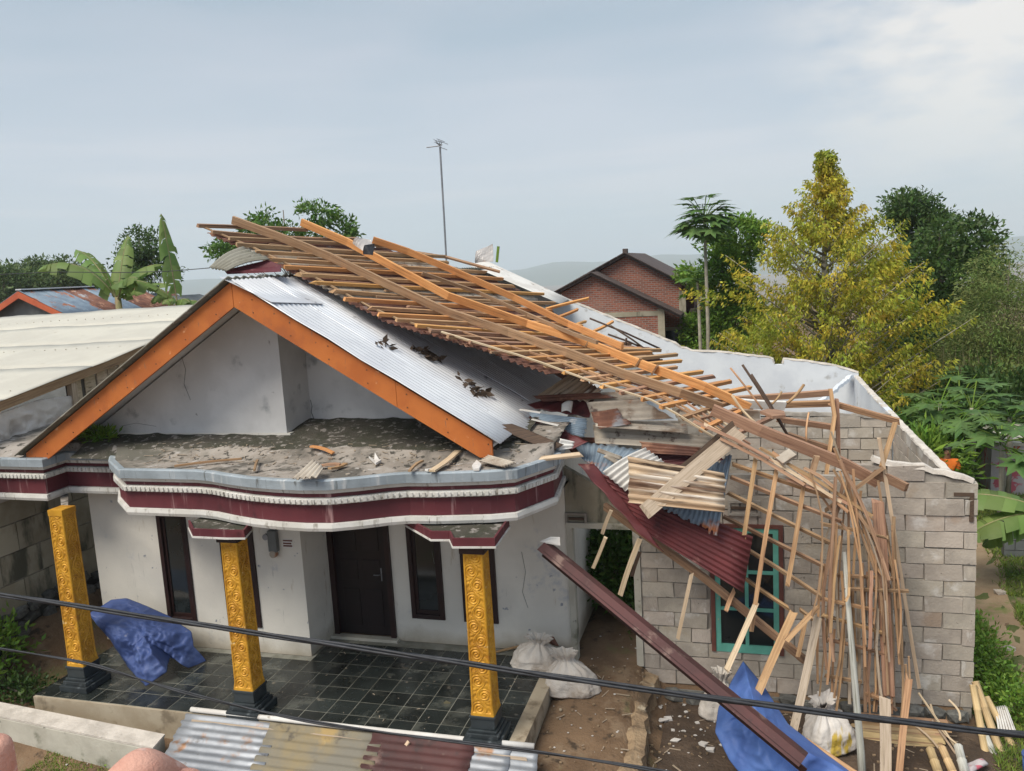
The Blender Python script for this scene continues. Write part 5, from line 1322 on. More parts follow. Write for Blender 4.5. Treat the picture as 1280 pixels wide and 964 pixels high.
s4 = at(1045, 945, Z=-.58); sack('bulging white and yellow sack lying beside the round grey pole', V(s4[0] - .05, s4[1] + .25, -.6), (.33, .28, .72), 'sack_yellow', .5, -.25, .8, 14, .1)
tag(MB().tube([at(620, 815, Z=.03), at(658, 806, Z=.08)], .02, 8).build('broom_handle', 'wood_lath'), 'brown broom handle lying between the gold column and the slumped sack', 'broom handle')
tag(drape('brown_cloth', [at(676, 797, Y=2.2), at(692, 796, Y=2.2), at(699, 808, Y=2.2), at(690, 806, Y=2.15)], at(688, 801, Y=2.1), 'rust', None, .03, 30, 6, (0, -1, .3), 5, 6), 'brown cloth tucked at the top of the slumped sack', 'cloth')
# rubble: white plaster chips in the yard and on the path
mb = MB()
def chip(x, y, s, z0=None):
    a = rng.uniform(0, 6); z = (gz(x, y) if z0 is None else z0) + .012
    mb.hexa([(x + s * math.cos(a + q) * rng.uniform(.6, 1.3), y + s * math.sin(a + q) * rng.uniform(.5, 1), z + h) for h in (0, s * .45) for q in (0, 1.6, 3.1, 4.7)])
for _ in range(24):
    p = at(rng.normal(858, 26), rng.normal(908, 16), Z=-.58); chip(p[0], p[1], rng.uniform(.01, .075) ** 1.0)
for _ in range(70):
    p = at(rng.uniform(690, 900), rng.uniform(800, 964), Z=-.4); chip(p[0], p[1], rng.uniform(.006, .02))
for _ in range(160):
    chip(rng.uniform(-8, 7), rng.uniform(-1.6, -.3), rng.uniform(.006, .022))
tag(mb.build('rubble', 'white_chip'), 'white plaster chips scattered over the earth yard', 'rubble', kind='stuff')
lf = at(554, 880, Z=.0); tag(leafmesh('dry_leaf', [(lf[0], lf[1], .012)], [(1, .2, .1)], .16, 'reed', None, .8, .05), 'single dry tan leaf on the black porch tiles', 'leaf')

mb = MB()
def splinter(x, y, z, L):
    a = rng.uniform(0, 6.3); d = V(math.cos(a), math.sin(a), rng.uniform(-.05, .12)) * L; p = V(x, y, z)
    mb.bar([p, p + d], L * rng.uniform(.04, .12) + .004, .006)
for _ in range(110):
    x, y = rng.uniform(.7, 6.2), rng.uniform(-.6, 2.3); splinter(x, y, gz(x, y) + .022, rng.uniform(.03, .2))
for _ in range(130):
    x, y = rng.uniform(-5.5, .4), rng.uniform(.55, 1.3); splinter(x, y, slabz(x, y) + .012, rng.uniform(.03, .16))
for _ in range(60):
    x, y = rng.uniform(-4.3, .3), rng.uniform(-.1, 2.2) ; splinter(x, y, .008, rng.uniform(.01, .05))
tag(mb.build('splinters', 'wood_grey'), 'loose wood splinters strewn over the yard and the canopy', kind='stuff')
mb = MB()
for _ in range(420):
    x, y = rng.uniform(.6, 6.3), rng.uniform(-.8, 2.3); s = rng.uniform(.006, .03); z = gz(x, y) + .012; a = rng.uniform(0, 6)
    mb.hexa([(x + s * math.cos(a + q) * rng.uniform(.6, 1.3), y + s * math.sin(a + q), z + h) for h in (0, s * .7) for q in (0, 1.6, 3.1, 4.7)])
tag(mb.build('clods', 'kerb_dirt'), 'small clods of earth and grit in the yard', kind='stuff')
# ------------------------------------------------------------------ bamboo, slats and odds at the right corner
def bamboo(label, a, b, r, m='bamboo'):
    a, b = V(*a), V(*b); n = max(3, int(np.linalg.norm(b - a) / .28)); P, rr = [], []
    for k in range(n + 1):
        for dt, q in ((-.03, 1), (0, 1.12), (.03, 1)):
            t = min(1, max(0, (k + dt) / n)); P.append(a + (b - a) * t); rr.append(q * (1 - .15 * t))
    P2, r2 = [P[0]], [rr[0]]
    for p, q in zip(P[1:], rr[1:]):
        if np.linalg.norm(p - P2[-1]) > 1e-4: P2.append(p); r2.append(q)
    return tag(MB().tube(P2, r, 10, radii=r2).build('bamboo_pole', m, smooth=True), label, 'bamboo pole', 'bamboo poles at the corner of the block wall')
bamboo('pale bamboo pole leaning closest to the block wall corner', at(1240, 985, Y=1.6), at(1216, 856, Y=2.2), .05)
bamboo('bamboo pole leaning second from the block wall corner', at(1266, 985, Y=1.6), at(1219, 852, Y=2.3), .055)
bamboo('bamboo pole leaning outermost toward the white ribbed scrap', at(1272, 945, Y=1.9), at(1233, 872, Y=2.5), .05)
bamboo('greenish bamboo pole slanting low behind the others', at(1262, 990, Y=1.5), at(1226, 905, Y=2.0), .045, 'pole_grey')
bamboo('thick bamboo stump lying on the dark yard soil', at(1180, 985, Z=-.5), at(1163, 938, Z=-.48), .06)
bamboo('second thick bamboo stump lying beside the first one', at(1200, 985, Z=-.5), at(1178, 936, Z=-.48), .055)
bamboo('pale cut pole end lying right of the bamboo stumps', at(1212, 990, Z=-.46), at(1198, 934, Z=-.42), .06, 'pole_grey')
bs = thing('slat_bundle', 'rolled bundle of split bamboo slats lying against the foot of the block wall', 'slat bundle', at(1110, 930, Y=1.9))
for k in range(13):
    y = 897 + k * 2.9
    a, b = at(1068 + random.uniform(-4, 6), y - 5, Y=1.95 - .012 * k), at(1185 + random.uniform(-12, 4), y + 5, Y=1.9 - .012 * k)
    plank('slat', [a, b], .045, .022, random.choice(['wood_lath', 'wood_brown', 'wood_pink', 'bamboo']), bs, up=(0, -1, .4), bow=.01)
sp = [((1148, 866), (1212, 962)), ((1163, 880), (1196, 930)), ((1165, 900), (1215, 975)), ((1186, 875), (1200, 900)), ((1140, 905), (1195, 968))]
lb = ['first thin split cane over the slat bundle', 'short split cane at the end of the slat bundle', 'curved split cane running down past the bamboo stumps', 'tiny cane stub beside the foundation stones', 'pale split cane bent low in front of the slat bundle']
for (a, b), l in zip(sp, lb): tag(MB().tube(wobble([at(*a, Y=1.9), at(*b, Y=1.6)], .04, 7), .014, 6).build('split_cane', 'wood_pale'), l, 'cane', 'split canes')
tag(corr('ribbed_scrap', [at(1244, 885, Z=-.35), at(1258, 883, Z=-.3), at(1270, 915, Z=-.38), at(1248, 915, Z=-.42)], 6, .02, 'white_sheet', None, 'v', solid=.01), 'white ribbed scrap lying on the grass beside the bamboo', 'scrap')
bk = at(1286, 966, Z=-.5); tb = thing('blue_bucket', 'bright blue plastic bucket cut by the lower right edge', 'bucket', (bk[0] + .06, bk[1], -.7))
MB().tube([(bk[0] + .08, bk[1], -.7), (bk[0] + .08, bk[1], -.42), (bk[0] + .08, bk[1], -.28)], .15, 20, radii=[.85, .97, 1.0]).build('body', 'tarp_blue_bright', tb, smooth=True)
MB().tube([(bk[0] + .08, bk[1], -.285), (bk[0] + .08, bk[1], -.265)], .16, 20).build('rim', 'tarp_blue', tb)
tag(drape('pink_rag', [at(1202, 957, Z=-.5), at(1228, 948, Z=-.5), at(1236, 956, Z=-.5), at(1212, 968, Z=-.5)], at(1218, 956, Z=-.47), 'graffiti_wall', None, .03, 30, 6, (0, -.2, 1), 5, 6), 'pinkish rag on the ground between the bamboo poles', 'rag')
# ================================================================== BUILDINGS BEHIND
bh = thing('brick_house', 'red brick house with two stepped gables and dark brown roof edges behind the white wall', 'house', (0, 26, -.6))
def gable(parent, y0, y1, xl, xa, xr, za, zl, zr, m, roofm, over=.25, th=.14, zb=-.6, xwr=None):
    xwl = xl + .35; xwr = xwr or xr - .35
    def zz(x): return (zl + (za - zl) * (x - xl) / (xa - xl) if x < xa else zr + (za - zr) * (xr - x) / (xr - xa)) - .03
    MB().prism([(xwl, y0, zb), (xwr, y0, zb), (xwr, y0, zz(xwr)), (xa, y0, za - .03), (xwl, y0, zz(xwl))], (0, y1 - y0, 0)).build('wall', m, parent)
    for (a, za_, b, zb_) in ((xl, zl, xa, za), (xa, za, xr, zr)):
        MB().prism([(a, y0 - over, za_), (b, y0 - over, zb_), (b, y0 - over, zb_ + th), (a, y0 - over, za_ + th)], (0, y1 - y0 + over, 0)).build('roof', roofm, parent)
        n = 9
        for k in range(n):
            t = (k + .5) / n; x = a + (b - a) * t; z = za_ + (zb_ - za_) * t + th
            MB().bar([(x - (b - a) / n * .46, y0 - over - .03, z - (zb_ - za_) / n * .46), (x + (b - a) / n * .46, y0 - over - .03, z + (zb_ - za_) / n * .46)], .2, .035).build('verge_tile', roofm, parent)
gable(bh, 24, 25.4, -4.3, -2.62, .92, 5.5, 4.72, 3.62, 'red_brick', 'brown_roof', xwr=.05)
p = lambda x, y, Y: at(x, y, Y=Y)
q0, q1, q2 = p(700, 366, 25.6), p(782, 320, 25.6), p(880, 370, 25.6)
gable(bh, 25.6, 33, q0[0], q1[0], q2[0], q1[2], q0[2], q2[2], 'red_brick', 'brown_roof', xwr=p(853, 400, 25.6)[0])
a, b = p(822, 390, 23.95), p(828, 390, 23.95)
box('concrete_post', (a[0], 23.93, -.6), (b[0] + .08, 24.15, p(824, 386, 23.95)[2]), 'block_panel', bh)
a, b = p(849, 390, 25.5), p(856, 390, 25.5)
box('concrete_post', (a[0], 25.5, -.6), (b[0] + .05, 25.72, p(852, 364, 25.5)[2]), 'block_panel', bh)
a, b = p(852, 393, 25.4), p(908, 385, 25.4)
box('balcony_slab', (a[0] + .35, 25.2, a[2] - .02), (b[0], 28, a[2] + .2), 'brown_roof', bh)
box('concrete_band', (-4.0, 23.975, p(760, 394, 24)[2] - .1), (.0, 23.998, p(760, 394, 24)[2] + .1), 'block_panel', bh)
box('rear_room', (p(858, 400, 26.2)[0], 26.2, -.6), (p(868, 400, 26.2)[0], 32, p(868, 372, 26.2)[2]), 'redbrown_frame', bh)
bevel(box('chimney_tile', (p(779, 318, 25.5)[0], 25.3, q1[2] + .1), (p(785, 318, 25.5)[0], 25.6, q1[2] + .3), 'brown_roof', bh), .02)
w = box('window', (.1, 25.585, 1.2), (.75, 25.597, 3.0), 'glass_dark', bh)
box('lintel', (.05, 25.55, 3.0), (.8, 25.599, 3.15), 'block_panel', w)

fh = thing('rusty_roof_house', 'far house with rust streaked zinc roof and red orange gable boards', 'house', (-25.5, 20, 0))
ax, az = -25.48, 6.2
for k in range(6):
    y0 = 17.8 + k * 1.1
    for s in (1, -1):
        corr('roof_sheet', [(ax, y0, az), (ax + s * 2.6, y0, az - 1.22), (ax + s * 2.6, y0 + 1.13, az - 1.215), (ax, y0 + 1.13, az + .005)], 8, .02, 'rust' if k in (2, 4, 5) else 'zinc_blue', fh, 'u', seg=2, nper=4, dent=.03)
for s in (1, -1): MB().prism([(ax, 17.75, az - .03), (ax + s * 2.6, 17.75, az - 1.25), (ax + s * 2.6, 17.75, az - 1.47), (ax, 17.75, az - .3)], (0, .06, 0)).build('barge_board', 'red_orange_paint', fh)
MB().prism([(ax - 2.3, 18.2, 0), (ax + 2.3, 18.2, 0), (ax + 2.3, 18.2, az - 1.15), (ax, 18.2, az - .1), (ax - 2.3, 18.2, az - 1.15)], (0, 6, 0)).build('wall', 'grey_board', fh)
for x in (-24.6, -24.0): box('wall_batten', (x, 18.17, 3), (x + .1, 18.198, az - 1.2), 'redbrown_frame', fh)
MB().bar([(ax, 17.8, az + .05), (ax, 24.4, az + .05)], .3, .05).build('ridge_cap', 'zinc', fh)
gh = thing('grey_roof_house', 'small far house with flat grey zinc roof behind the banana plants', 'house', (-18, 27, 0))
a, b, c, d = at(160, 371, Y=24), at(205, 384, Y=24), at(240, 378, Y=30), at(213, 364, Y=30)
for k in range(5):
    t0, t1 = k / 5, (k + 1) / 5 + .01
    corr('roof_sheet', [a + (d - a) * t0, b + (c - b) * t0, b + (c - b) * t1, a + (d - a) * t1], 7, .02, 'zinc_blue' if k < 4 else 'rust', gh, 'u', seg=2, nper=4)
MB().prism([(a[0] + .2, 24.2, 0), (b[0], 24.2, 0), (b[0], 24.2, b[2] - .1), (a[0] + .2, 24.2, a[2] - .1)], (0, 5, 0)).build('wall', 'grey_board', gh)
# pale scribbled shed by the papaya
a0, a1 = at(1240, 545, Y=13.5), at(1330, 522, Y=13.5)
gs = thing('painted_shed', 'pale shed wall with pinkish red brush strokes behind the papaya plants', 'shed', (a0[0] + 1, 13.8, -.6))
box('wall', (a0[0], 13.5, -.6), (a1[0], 16, a0[2] - .252), 'graffiti_wall', gs)
box('coping', (a0[0] - .05, 13.45, a0[2] - .25), (a1[0], 16.05, a0[2] - .17), 'kerb_concrete', gs)
for k, (u0, v0, u1, v1) in enumerate(((1256, 556, 1262, 578), (1262, 570, 1278, 555), (1268, 558, 1271, 582))):
    MB().bar([at(u0, v0, Y=13.492 - .002 * k), at(u1, v1, Y=13.492 - .002 * k)], .006, .03, (0, 0, 1)).build('brush_stroke', 'tarp_red' if 'tarp_red' in MATS else 'red_orange_paint', gs)
lb_ = thing('low_block_wall', 'low dark block wall under the broad banana leaves', 'wall', (at(1255, 700, Z=-.4)[0] + .5, 8.2, -.5))
c0 = at(1238, 690, Z=-.4)
core = box('core', (c0[0] + .25, c0[1] + .02, -.6), (c0[0] + 2.6, c0[1] + .2, .55), 'rubble_stone', lb_)
for r in range(5):
    for c in range(6):
        xx = c0[0] + .25 + c * .4 - (.2 if r % 2 else 0)
        box('block', (max(xx, c0[0] + .25), c0[1] - .012, -.55 + r * .21), (xx + .385, c0[1] + .02, -.55 + r * .21 + .195), 'grey_board', core)

# ================================================================== VEGETATION
def B_(px, py, Y, rx, ry, rz): q = at(px, py, Y=Y); return (q[0], q[1], q[2], rx, ry, rz)
def gb(px, Y): q = at(px, 400, Y=Y); return (q[0], Y, gz(q[0], Y))
# the big yellowing tree behind the white wall
yt = thing('yellow_tree', 'tall pyramidal tree with drooping yellow green leaves behind the white wall', 'tree', (5.47, 18, -.5))
CX, CY = 5.75, 18.0
outl = [(-.2, 2.4), (.8, 2.9), (2.0, 3.6), (3, 3.65), (4.2, 3.2), (5.3, 2.65), (6.3, 2.1), (7, 1.45), (7.6, .85), (8.3, .36), (9.0, .05)]
def rad(z): return np.interp(z, [o[0] for o in outl], [o[1] for o in outl])
npos, ndir = [], []
limbs = MB().tube([(CX, CY, -.6), (CX + .05, CY, 2), (CX - .03, CY + .03, 5), (CX + .0, CY, 8.6)], .16, 8, radii=[1.2, 1, .6, .12])
for k in range(700):
    z = np.interp(rng.random(), np.linspace(0, 1, 9), [-.2, .9, 1.9, 2.8, 3.7, 4.7, 5.7, 6.9, 8.95])
    a = rng.uniform(0, 2 * math.pi)
    lob = 1 + .15 * math.sin(3 * a + 2.3 * z) + .13 * math.sin(5 * a - 3.1 * z) + .12 * rng.normal()
    r = rad(z) * lob * rng.uniform(.25, 1.02) ** .6
    tip = V(CX + r * math.cos(a), max(14.5, CY + r * math.sin(a)), z + .12 * r)
    if k % 3 == 0 and CY + r * math.sin(a) > 14.5:
        zb = max(-.2, z - .55 * r); s = V(CX, CY, zb)
        limbs.tube([s, s * .5 + tip * .5 + V(0, 0, -.1), tip], .045, 5, radii=[1.1, .6, .2])
    n = int(66 + 26 * rng.random())
    od = V(math.cos(a), math.sin(a), .45); od /= np.linalg.norm(od)
    t_ = rng.uniform(0, 1, n)[:, None] ** .8
    p = tip + od * .1 - od * t_ * min(.85, .3 + r * .5) - V(0, 0, .16) * t_ + np.clip(rng.normal(0, 1, (n, 3)), -1.6, 1.6) * V(.13, .13, .09) * (.35 + t_)
    npos.append(p); ndir.append(np.tile(V(.5 * math.cos(a), .5 * math.sin(a), -.7), (n, 1)))
npos = np.vstack(npos); ndir = np.vstack(ndir)
leafmesh('crown', npos, ndir, .145, 'leaf_yellow', yt, .36, .5)
limbs.build('trunk', 'bark_pale', yt, smooth=True)
# others
tree('round_tree', 'dense dark green tree right of the yellow tree', gb(1190, 24), [B_(1180, 350, 24, 2.0, 2.0, 1.6), B_(1200, 310, 24, 1.25, 1.4, 1.0), B_(1160, 400, 24, 1.8, 1.8, 1.6), B_(1150, 460, 23, 2.0, 2, 1.5)], 420, 55, .26, .22, 'leaf_dark', droop=.1)
tree('round_tree', 'dark crown rising highest behind the dense tree, right of the yellow tree', gb(1140, 30), [B_(1138, 262, 30, 1.1, 1.2, .75), B_(1160, 285, 30, 1.2, 1.2, .8)], 120, 50, .26, .22, 'leaf_dark', limbs=14)
tree('bushy_tree', 'fresh green tree between the papaya tree and the yellow tree', gb(925, 23), [B_(868, 345, 24, .5, .5, .5), B_(928, 298, 23, .95, .9, .75), B_(908, 345, 23, .9, .9, 1.1), B_(920, 400, 23, 1.2, 1.1, 1.1), B_(880, 420, 25, .9, .9, 1.0), B_(895, 300, 24, .5, .5, .4)], 330, 50, .2, .2, 'leaf_bright', droop=.2)
tree('feathery_tree', 'hazy olive feathery tree at the right edge above the dry reeds', gb(1262, 20), [B_(1265, 350, 20, 1.3, 1.2, 1.0), B_(1250, 400, 20, 1.5, 1.4, 1.2), B_(1235, 440, 20, 1.3, 1.3, .9), B_(1290, 400, 20, 1.4, 1.3, 1.2)], 300, 70, .3, .13, 'leaf_feather', droop=.5, aspect=.2, trunk_r=.1)
tree('feathery_tree', 'faint olive tree behind the dark tree near the right edge', gb(1215, 22), [B_(1215, 420, 21, 1.0, 1, 1.1), B_(1200, 470, 20, 1.3, 1.2, .9)], 140, 60, .28, .14, 'leaf_feather', droop=.5, aspect=.22, trunk_r=.08)
tree('ridge_tree', 'leafy tree whose top shows above the left end of the timber frame', gb(375, 20), [B_(325, 280, 20, .9, .9, .45), B_(395, 270, 20, .75, .8, .55), B_(425, 290, 20, .8, .8, .5), B_(360, 300, 20, 1.4, 1, .6), B_(282, 312, 20, .7, .7, .28)], 95, 42, .2, .22, 'leaf_mid', limbs=30, lo=.3, trunk_r=.12)
tree('slim_tree', 'loose dark tree rising between the two banana plants', gb(180, 27), [B_(178, 312, 27, 1.3, 1.1, 1.0), B_(190, 335, 27, 1.4, 1.2, .9), B_(165, 335, 27, 1.1, 1, .8)], 105, 40, .24, .22, 'leaf_dark', limbs=22, lo=.2)
for k, (px, py, Y, r, lab) in enumerate(((8, 358, 55, 3.1, 'leftmost far green tree behind the rusty roof house'), (38, 350, 60, 2.7, 'second far green tree from the left edge, the tallest'), (70, 350, 58, 2.5, 'far green tree with a gap on its right, near the rusty roof'), (96, 352, 62, 2.4, 'rightmost far green tree behind the rusty roof house'))):
    tree('far_tree', lab, gb(px, Y), [B_(px, py, Y, r, r, r * .62), B_(px - 14, py + 14, Y, r, r, r * .5), B_(px + 8, py - 9, Y, r * .5, r * .5, r * .5)], 150, 34, .5, .42, 'leaf_far', group='far trees at the left', trunk_r=.25)
tree('hill_tree', 'dark shrubby tree behind the brick house balcony', gb(880, 30), [B_(880, 400, 30, 1.3, 1.2, 1.0), B_(895, 425, 28, 1.3, 1.2, 1.0)], 120, 40, .25, .22, 'leaf_mid')
def shrub(name, label, c, r, m, n, per=40, leaf=.13, cat='shrub', lo=.3, aspect=.45, group=None):
    t = thing(name, label, cat, (c[0], c[1], gz(c[0], c[1])), group)
    cl, d = clumps([(c[0], c[1], c[2], *r)], n, lo)
    cl[:, 2] = np.maximum(cl[:, 2], gz(c[0], c[1]) + .05)
    pos = np.repeat(cl, per, 0) + rng.normal(0, .1 + leaf * .4, (n * per, 3))
    leafmesh('foliage', pos, np.repeat(d, per, 0) + V(0, 0, .25), leaf, m, t, aspect, .6)
    mb = MB(); b = V(c[0], c[1], gz(c[0], c[1]))
    for i in range(min(14, n)): mb.tube([b + V(*rng.normal(0, .05, 2), 0), (b + cl[i]) / 2 + V(0, 0, .05), cl[i]], .014, 5, radii=[1.2, .8, .4])
    mb.build('stem', 'bark', t)
    return t
shrub('shrub', 'dark tangled undergrowth below the yellow tree outside the annex wall', (8.3, 15.5, .4), (1.4, 1.6, 1.1), 'leaf_mid', 130, 40, .2)
shrub('shrub', 'bright green spear leaved clump beside the white side wall', (7.6, 12.6, .5), (.7, .8, .7), 'leaf_bright', 60, 30, .34, aspect=.2)
shrub('shrub', 'dark green thicket behind the papaya leaves at the right', (10.3, 17, .8), (2.2, 2, 1.4), 'leaf_dark', 180, 40, .2)
shrub('shrub', 'low olive thicket left of the dry reeds', (10.8, 19.5, 1.2), (2.0, 1.5, 1.1), 'leaf_feather', 150, 40, .15)
shrub('garden_shrub', 'leafy green shrub at the left edge beside the left gold column', (-8.45, .5, .25), (.26, .35, .42), 'leaf_bright', 34, 22, .12)
shrub('garden_shrub', 'dark low weeds at the foot of the leafy shrub by the garden wall', (-7.75, .3, -.3), (.45, .25, .16), 'leaf_dark', 40, 26, .08)
shrub('shrub', 'dark green bush growing inside the doorway', (1.05, 4.4, .75), (.5, .55, .85), 'leaf_mid', 110, 40, .13)
shrub('shrub', 'small weed clump inside the doorway at the right', (1.55, 3.7, .05), (.16, .16, .16), 'leaf_mid', 12, 20, .1)
shrub('weed', 'small fern growing in the canopy corner beside the left orange board', (-6.75, 1.35, 3.66), (.3, .2, .09), 'leaf_bright', 16, 22, .12) if False else None
fw_ = thing('weed', 'small fern growing in the canopy corner beside the left orange board', 'weed', (-6.75, 1.4, 3.55))
c_, d_2 = clumps([(-6.75, 1.4, 3.62, .28, .16, .1)], 20, .1)
leafmesh('foliage', np.repeat(c_, 14, 0) + rng.normal(0, .04, (280, 3)), np.repeat(d_2, 14, 0) + V(0, 0, .5), .12, 'leaf_bright', fw_, .3, .5)
# banana plants
def banana_leaf(base, az, L, wid, elev, droop, torn=.5, ragged_tip=0, seed=0):
    """arched blade with a midrib, torn along the veins; returns grid mesh builder"""
    mb = MB(); n = 26; d = V(math.cos(az), math.sin(az), 0)
    P, T = [], []
    p = V(*base); e = elev
    for k in range(n + 1):
        P.append(p.copy()); t = d * math.cos(e) + V(0, 0, math.sin(e)); T.append(t); p = p + t * L / n; e -= droop / n * (.4 + 1.4 * k / n)
    rr = random.Random(seed)
    side = V(-math.sin(az), math.cos(az), 0)
    k = 3
    for s in (1, -1):
        k = 3
        while k < n:
            m = min(n, k + rr.choice([1, 2, 3, 4]))
            sag = rr.uniform(0, .8) * torn
            row = []
            for q in range(k, m + 1):
                v = (q - 3) / (n - 3); w = wid * (math.sin(math.pi * min(1, .12 + .88 * v)) ** .6) * (1 if q < n else .1)
                shift = (.0 if q in range(k, m) else -.02)
                up = np.cross(T[q], side); up = up if up[2] > 0 else -up
                row.append([P[q], P[q] + side * s * w * .5 * .55 + up * w * .08 - V(0, 0, sag * w * .2), P[q] + side * s * w * .5 + T[q] * .1 * w - V(0, 0, w * (.12 + sag))])
            mb.grid(row); k = m
    rib = MB().tube(P, .022, 6, radii=[1.3 - 1.0 * q / n for q in range(n + 1)])
    return mb, rib
def banana(label, base, height, leaves, group=None):
    t = thing('banana_plant', label, 'banana plant', base, group)
    b = V(*base)
    MB().tube([b, b + V(.03, 0, height * .5), b + V(.0, .03, height)], .14, 10, radii=[1.2, 1, .7]).build('stem', 'stem_banana', t, smooth=True)
    for k, (az, L, wd, el, dr, torn) in enumerate(leaves):
        mb, rib = banana_leaf(b + V(0, 0, height - .1), R_(az), L, wd, R_(el), dr, torn, seed=k + int(abs(base[0]) * 10))
        o = mb.build('leaf', 'leaf_banana', t, smooth=True, recalc=False); rib.build('midrib', 'stem_banana', o, smooth=True)
    return t
q = at(148, 385, Y=13); q2 = at(222, 382, Y=13)
banana('banana plant with broad spreading leaves behind the cream roof', (q[0], 13, gz(q[0], 13)), q[2] - gz(q[0], 13) + .35,
       [(158, 3.1, .75, 52, .7, .9), (105, 2.5, .7, 66, .3, .7), (20, 2.1, .5, 62, 1.3, .8), (200, 3.0, .6, 62, 1.7, .9), (330, 2.2, .4, 40, 1.0, 1.0), (250, 1.2, .35, 75, .2, .3), (120, 1.5, .5, 55, .5, .4), (10, 2.2, .35, 28, .8, 1)], 'banana plants behind the shed')
banana('banana plant with one tall upright torn leaf beside the orange gable', (q2[0], 13, gz(q2[0], 13)), q2[2] - gz(q2[0], 13) + .15,
       [(155, 2.9, .62, 85, .12, 1.3), (200, 2.3, .55, 50, 1.4, .9), (10, 1.0, .35, 15, .9, .6), (330, 1.0, .4, 25, 1.0, .6), (160, 1.6, .4, 35, 1.5, .8), (280, .9, .35, 30, 1.2, .6)], 'banana plants behind the shed')
q3 = at(1290, 690, Y=7.2)
banana('banana plant at the right edge with a wide leaf reaching over the path', (q3[0] + .25, 7.2, gz(8.4, 7.2)), 1.6,
       [(172, 1.8, .75, 22, .8, .25), (195, 1.6, .75, 0, .7, .25), (185, 1.3, .6, -20, .5, .3), (100, 1.5, .5, 85, .2, .2), (60, 1.8, .6, 55, .8, .4), (260, 1.4, .5, 40, 1.3, .4), (20, 1.5, .5, 50, 1, .4)])
# papaya: whorls of lobed leaves on long stalks
def palmate(mb, c, az, tilt, r, lobes=7):
    d = V(math.cos(az) * math.cos(tilt), math.sin(az) * math.cos(tilt), math.sin(tilt)); s = V(-math.sin(az), math.cos(az), 0); nrm = np.cross(d, s)
    pts = []
    for k in range(lobes * 2 + 1):
        a = math.pi * (-1.25 + 2.5 * k / (lobes * 2)) / 1.25 * .82
        rr = r * (1 if k % 2 else .5) * (1 - .25 * abs(a) / math.pi)
        pts.append(c + d * rr * math.cos(a) + s * rr * math.sin(a) + (nrm * .0 - V(0, 0, .12 * rr)) * 1)
    for a, b in zip(pts, pts[1:]): mb.quad(c, a, (a + b) / 2, b)
def papaya(label, base, h, n, stalk, r, m='leaf_papaya', group=None, spread=.9, name='papaya_tree', fruit=False):
    t = thing(name, label, 'papaya tree', base, group); b = V(*base)
    MB().tube([b, b + V(.05, .02, h * .5), b + V(.0, .0, h)], .07, 8, radii=[1.4, 1, .7]).build('trunk', 'bark_pale', t, smooth=True)
    st = MB(); top = b + V(0, 0, h)
    for k in range(n):
        az = k * 2.4 + rng.uniform(-.2, .2); el = rng.uniform(-.6, 1.1) * spread; L = stalk * rng.uniform(.7, 1.1)
        s0 = top - V(0, 0, rng.uniform(0, .35)); e = s0 + V(math.cos(az) * math.cos(el), math.sin(az) * math.cos(el), math.sin(el)) * L
        st.tube([s0, (s0 + e) / 2 + V(0, 0, .06 * L), e], .014, 5)
        lf = MB(); palmate(lf, e, az, -.35 + .5 * el, r * rng.uniform(.8, 1.2)); lf.build('leaf', m, t, recalc=False)
    st.build('leaf_stalk', 'leaf_bright', t)
    if fruit:
        for k in range(5):
            a = k * 1.3; MB().tube([top + V(.1 * math.cos(a), .1 * math.sin(a), -.4), top + V(.12 * math.cos(a), .12 * math.sin(a), -.52), top + V(.1 * math.cos(a), .1 * math.sin(a), -.66)], .07, 8, radii=[.4, 1, .35]).build('fruit', 'leaf_bright', t, smooth=True)
    return t
pb = at(884, 440, Y=21)
pt = at(882, 272, Y=21)
papaya('slender papaya tree with a spreading crown beside the brick house', (pb[0], 21, gz(pb[0], 21)), pt[2] - gz(pb[0], 21) + .1, 64, .9, .5, 'leaf_papaya', fruit=True, spread=1.0)
pt2 = at(872, 350, Y=22)
papaya('short papaya tree showing over the brick house balcony', (pt2[0], 22, gz(pt2[0], 22)), pt2[2] - gz(pt2[0], 22), 16, .6, .45, 'leaf_mid')
for k, (px, py, Y, n, st_, r, lab) in enumerate(((1252, 545, 10.5, 24, .8, .42, 'papaya plant with a thick hanging mass of leaves before the pale shed'), (1175, 505, 14, 22, .8, .45, 'broad leaved papaya plant nearest the annex side wall'),
        (1215, 510, 13, 22, .8, .45, 'papaya plant in the middle of the right thicket'), (1262, 520, 12.5, 18, .8, .42, 'papaya plant below the dry reeds at the right edge'), (1200, 490, 16.5, 20, .9, .5, 'papaya plant deepest in the thicket under the reeds'))):
    t_ = at(px, py, Y=Y); papaya(lab, (t_[0], Y, gz(t_[0], Y)), t_[2] - gz(t_[0], Y), n, st_, r, 'leaf_papaya', 'papaya plants in the right thicket', 1.0, 'papaya_plant')
